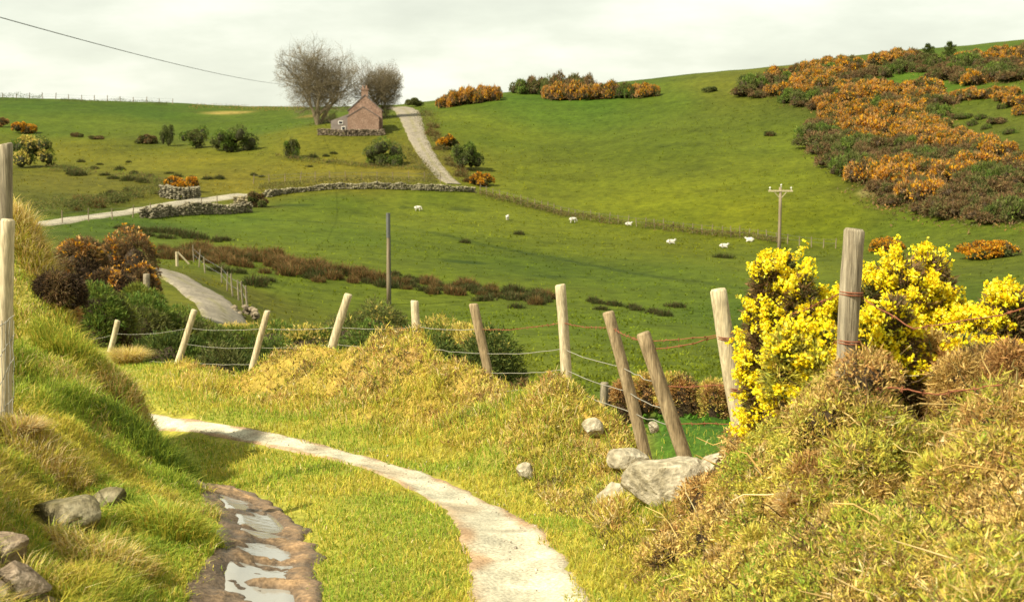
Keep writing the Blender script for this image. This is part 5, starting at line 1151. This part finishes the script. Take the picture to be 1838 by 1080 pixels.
# ------------------------------------------------------------------ sheep
def sheep_mesh(pose):
    bm = bmesh.new(); P = []; E = []; Rr = []
    def pt(p, r, par=None):
        P.append(bm.verts.new(p)); Rr.append(r)
        if par is not None: bm.edges.new((P[par], P[-1]))
        return len(P) - 1
    lie = pose == 'lie'; zb = .36 if lie else .62
    root = pt((0, 0, zb), .27); a = pt((-.3, 0, zb), .26, root); tl = pt((-.5, 0, zb - .02), .15, a); pt((-.56, 0, zb - .2), .04, tl); c = pt((.3, 0, zb), .24, root); nk = pt((.48, 0, zb + .08), .14, c)
    if pose == 'graze': h1 = pt((.66, 0, zb - .18), .09, nk); h2 = pt((.72, 0, zb - .45), .06, h1)
    else: h1 = pt((.6, 0, zb + .25), .10, nk); h2 = pt((.78, 0, zb + .2), .055, h1)
    for s in (-1, 1):
        pt((h1 and P[h1].co.x - .02, s * .14, P[h1].co.z + .05), .025, h1)
        for par, xx in ((a, -.3), (c, .3)):
            if lie: k = pt((xx, s * .2, .16), .08, par); pt((xx + .22, s * .24, .06), .045, k)
            else: k = pt((xx, s * .14, .34), .07, par); pt((xx + (.02 if xx > 0 else -.03), s * .14, .02), .04, k)
    m = bpy.data.meshes.new('sheep_cage'); bm.verts.index_update(); bm.to_mesh(m); bm.free()
    o = bpy.data.objects.new('sheep_cage', m); COL.objects.link(o); sk = o.modifiers.new('skin', 'SKIN'); 
    for i, r in enumerate(Rr): m.skin_vertices[0].data[i].radius = (r, r)
    m.skin_vertices[0].data[0].use_root = True
    ss = o.modifiers.new('sub', 'SUBSURF'); ss.levels = 2; ss.render_levels = 2
    dg = bpy.context.evaluated_depsgraph_get(); me = bpy.data.meshes.new_from_object(o.evaluated_get(dg)); me.name = 'sheep'; bpy.data.objects.remove(o); bpy.data.meshes.remove(m)
    me.materials.clear(); me.materials.append(MT['fleece'])
    for p_ in me.polygons: p_.use_smooth = True
    return me
SM = {k: sheep_mesh(k) for k in ('graze', 'stand', 'lie')}
for px, py, pose, rz, sc, lab in [(750,379,'graze',0,1.05,'white sheep farthest left, grazing above the bare pole'),(911,395,'stand',80,.95,'small white sheep seen end-on near the hill fence'),(1028,400,'graze',10,1.1,'white sheep grazing at the dip of the hill fence'),
      (1128,405,'lie',0,1.0,'white sheep half hidden in the line of the hill fence'),(1204,438,'lie',8,1.15,'white sheep lying lowest in the middle of the green field'),(1299,445,'lie',0,1.1,'white sheep resting left of the telegraph pole with the crossarm'),(1346,434,'lie',175,1.15,'white sheep just left of the telegraph pole with the crossarm')]:
    g0 = ground_at(px, py, 60); o = bpy.data.objects.new('sheep', SM[pose]); COL.objects.link(o); o.location = g0; o.rotation_euler = (0, 0, R(rz)); o.scale = (sc * .68,) * 3; tag(o, lab, 'sheep', 'sheep in the green field')

# ------------------------------------------------------------------ distant fences
v, f = tube(np.array([(0, 0, -.2), (0, 0, .6), (.02, 0, 1.15)]), [.06, .055, .05], 6); PM = None
def far_fence(pts, label, n=None, h=1.0, wires=(.55, .95), r=.012, mat='pole', jitter=.06, sc=1.0):
    P = [np.array((x_, y_, hz(x_, y_))) for x_, y_ in pts]; root = empty('wire_fence', tuple(P[0])); tag(root, label, 'fence'); src = None; tops = []
    for i, p in enumerate(P):
        if src is None: g = Geo(); g.add(v, f); o = g.build('post', MT[mat], root); src = o
        else: o = src.copy(); COL.objects.link(o); o.parent = root
        s_ = h * q.uniform(.85, 1.12); o.location = p - P[0]; o.scale = (sc, sc, s_); o.rotation_euler = (q.normal(0, jitter), q.normal(0, jitter), 0); tops.append((p, s_))
    for w_ in wires:
        g = Geo(); pts_ = np.array([p - P[0] + [0, 0, w_ * h] for p, s_ in tops]); vv, ff = tube(pts_, r, 4); g.add(vv, ff); g.build('wire_strand', MT['cable'], root)
    return root
def line_pts(lst, n, ymin=60):
    P = np.array(px_line(lst, ymin)); d = np.r_[0, np.cumsum(np.linalg.norm(np.diff(P, axis=0), axis=1))]; s_ = np.linspace(0, d[-1], n); return [(np.interp(k, d, P[:, 0]), np.interp(k, d, P[:, 1])) for k in s_]
far_fence(line_pts([(862,347),(900,358),(960,374),(1000,384),(1060,396),(1130,405),(1200,413),(1300,424),(1400,436),(1500,446)], 42), 'long post fence along the foot of the green hill', h=1.0)
far_fence(line_pts([(5,177),(120,180),(230,184),(310,187)], 14), 'thin post fence on the left skyline', h=1.25, sc=1.6)
far_fence(line_pts([(455,330),(520,327),(600,325),(700,325),(790,328)], 13), 'post fence behind the long curving stone wall', h=1.1)
far_fence(line_pts([(348,470),(368,490),(400,510),(430,540),(445,565)], 9, 40), 'leaning post fence beside the lane bend', h=.95, sc=.8, mat='wood_old')
far_fence(line_pts([(112,402),(140,400),(220,393),(300,384),(390,372)], 9), 'sparse post fence in front of the far road', h=1.1)
lo3 = np.array(ground_at(1085, 742, 14)); gpst = empty('gate_post', tuple(lo3)); tag(gpst, 'dark short gate post at the left end of the low dark wall', 'gate post')
add_post(gpst, lo3, lo3, lo3 + [0, 0, .72], .1, 'wood_old', 77)
lo4 = np.array(ground_at(318, 478, 60)); h_ = empty('field_gate', tuple(lo4)); tag(h_, 'pale wooden gate frame beside the lane bend', 'gate')
g = Geo(); vv, ff = tube(np.array([(0, 0, -.2), (0, 0, .95)]), .1, 6); g.add(vv, ff); g.build('post', MT['wood_new'], h_)
g = Geo(); vv, ff = tube(np.array([(.05, 0, .95), (.75, .1, .15)]), .06, 6); g.add(vv, ff); g.build('brace', MT['wood_new'], h_)
lo5 = np.array(pix(263, 548, 40)); lo5[2] = hz(lo5[0], 40); pk = empty('fence_post', tuple(lo5)); tag(pk, 'weathered stump post standing by the orange gorse on the lane bend', 'fence post')
add_post(pk, lo5, lo5, pix(263, 492, 40), .1, 'wood_old', 78)
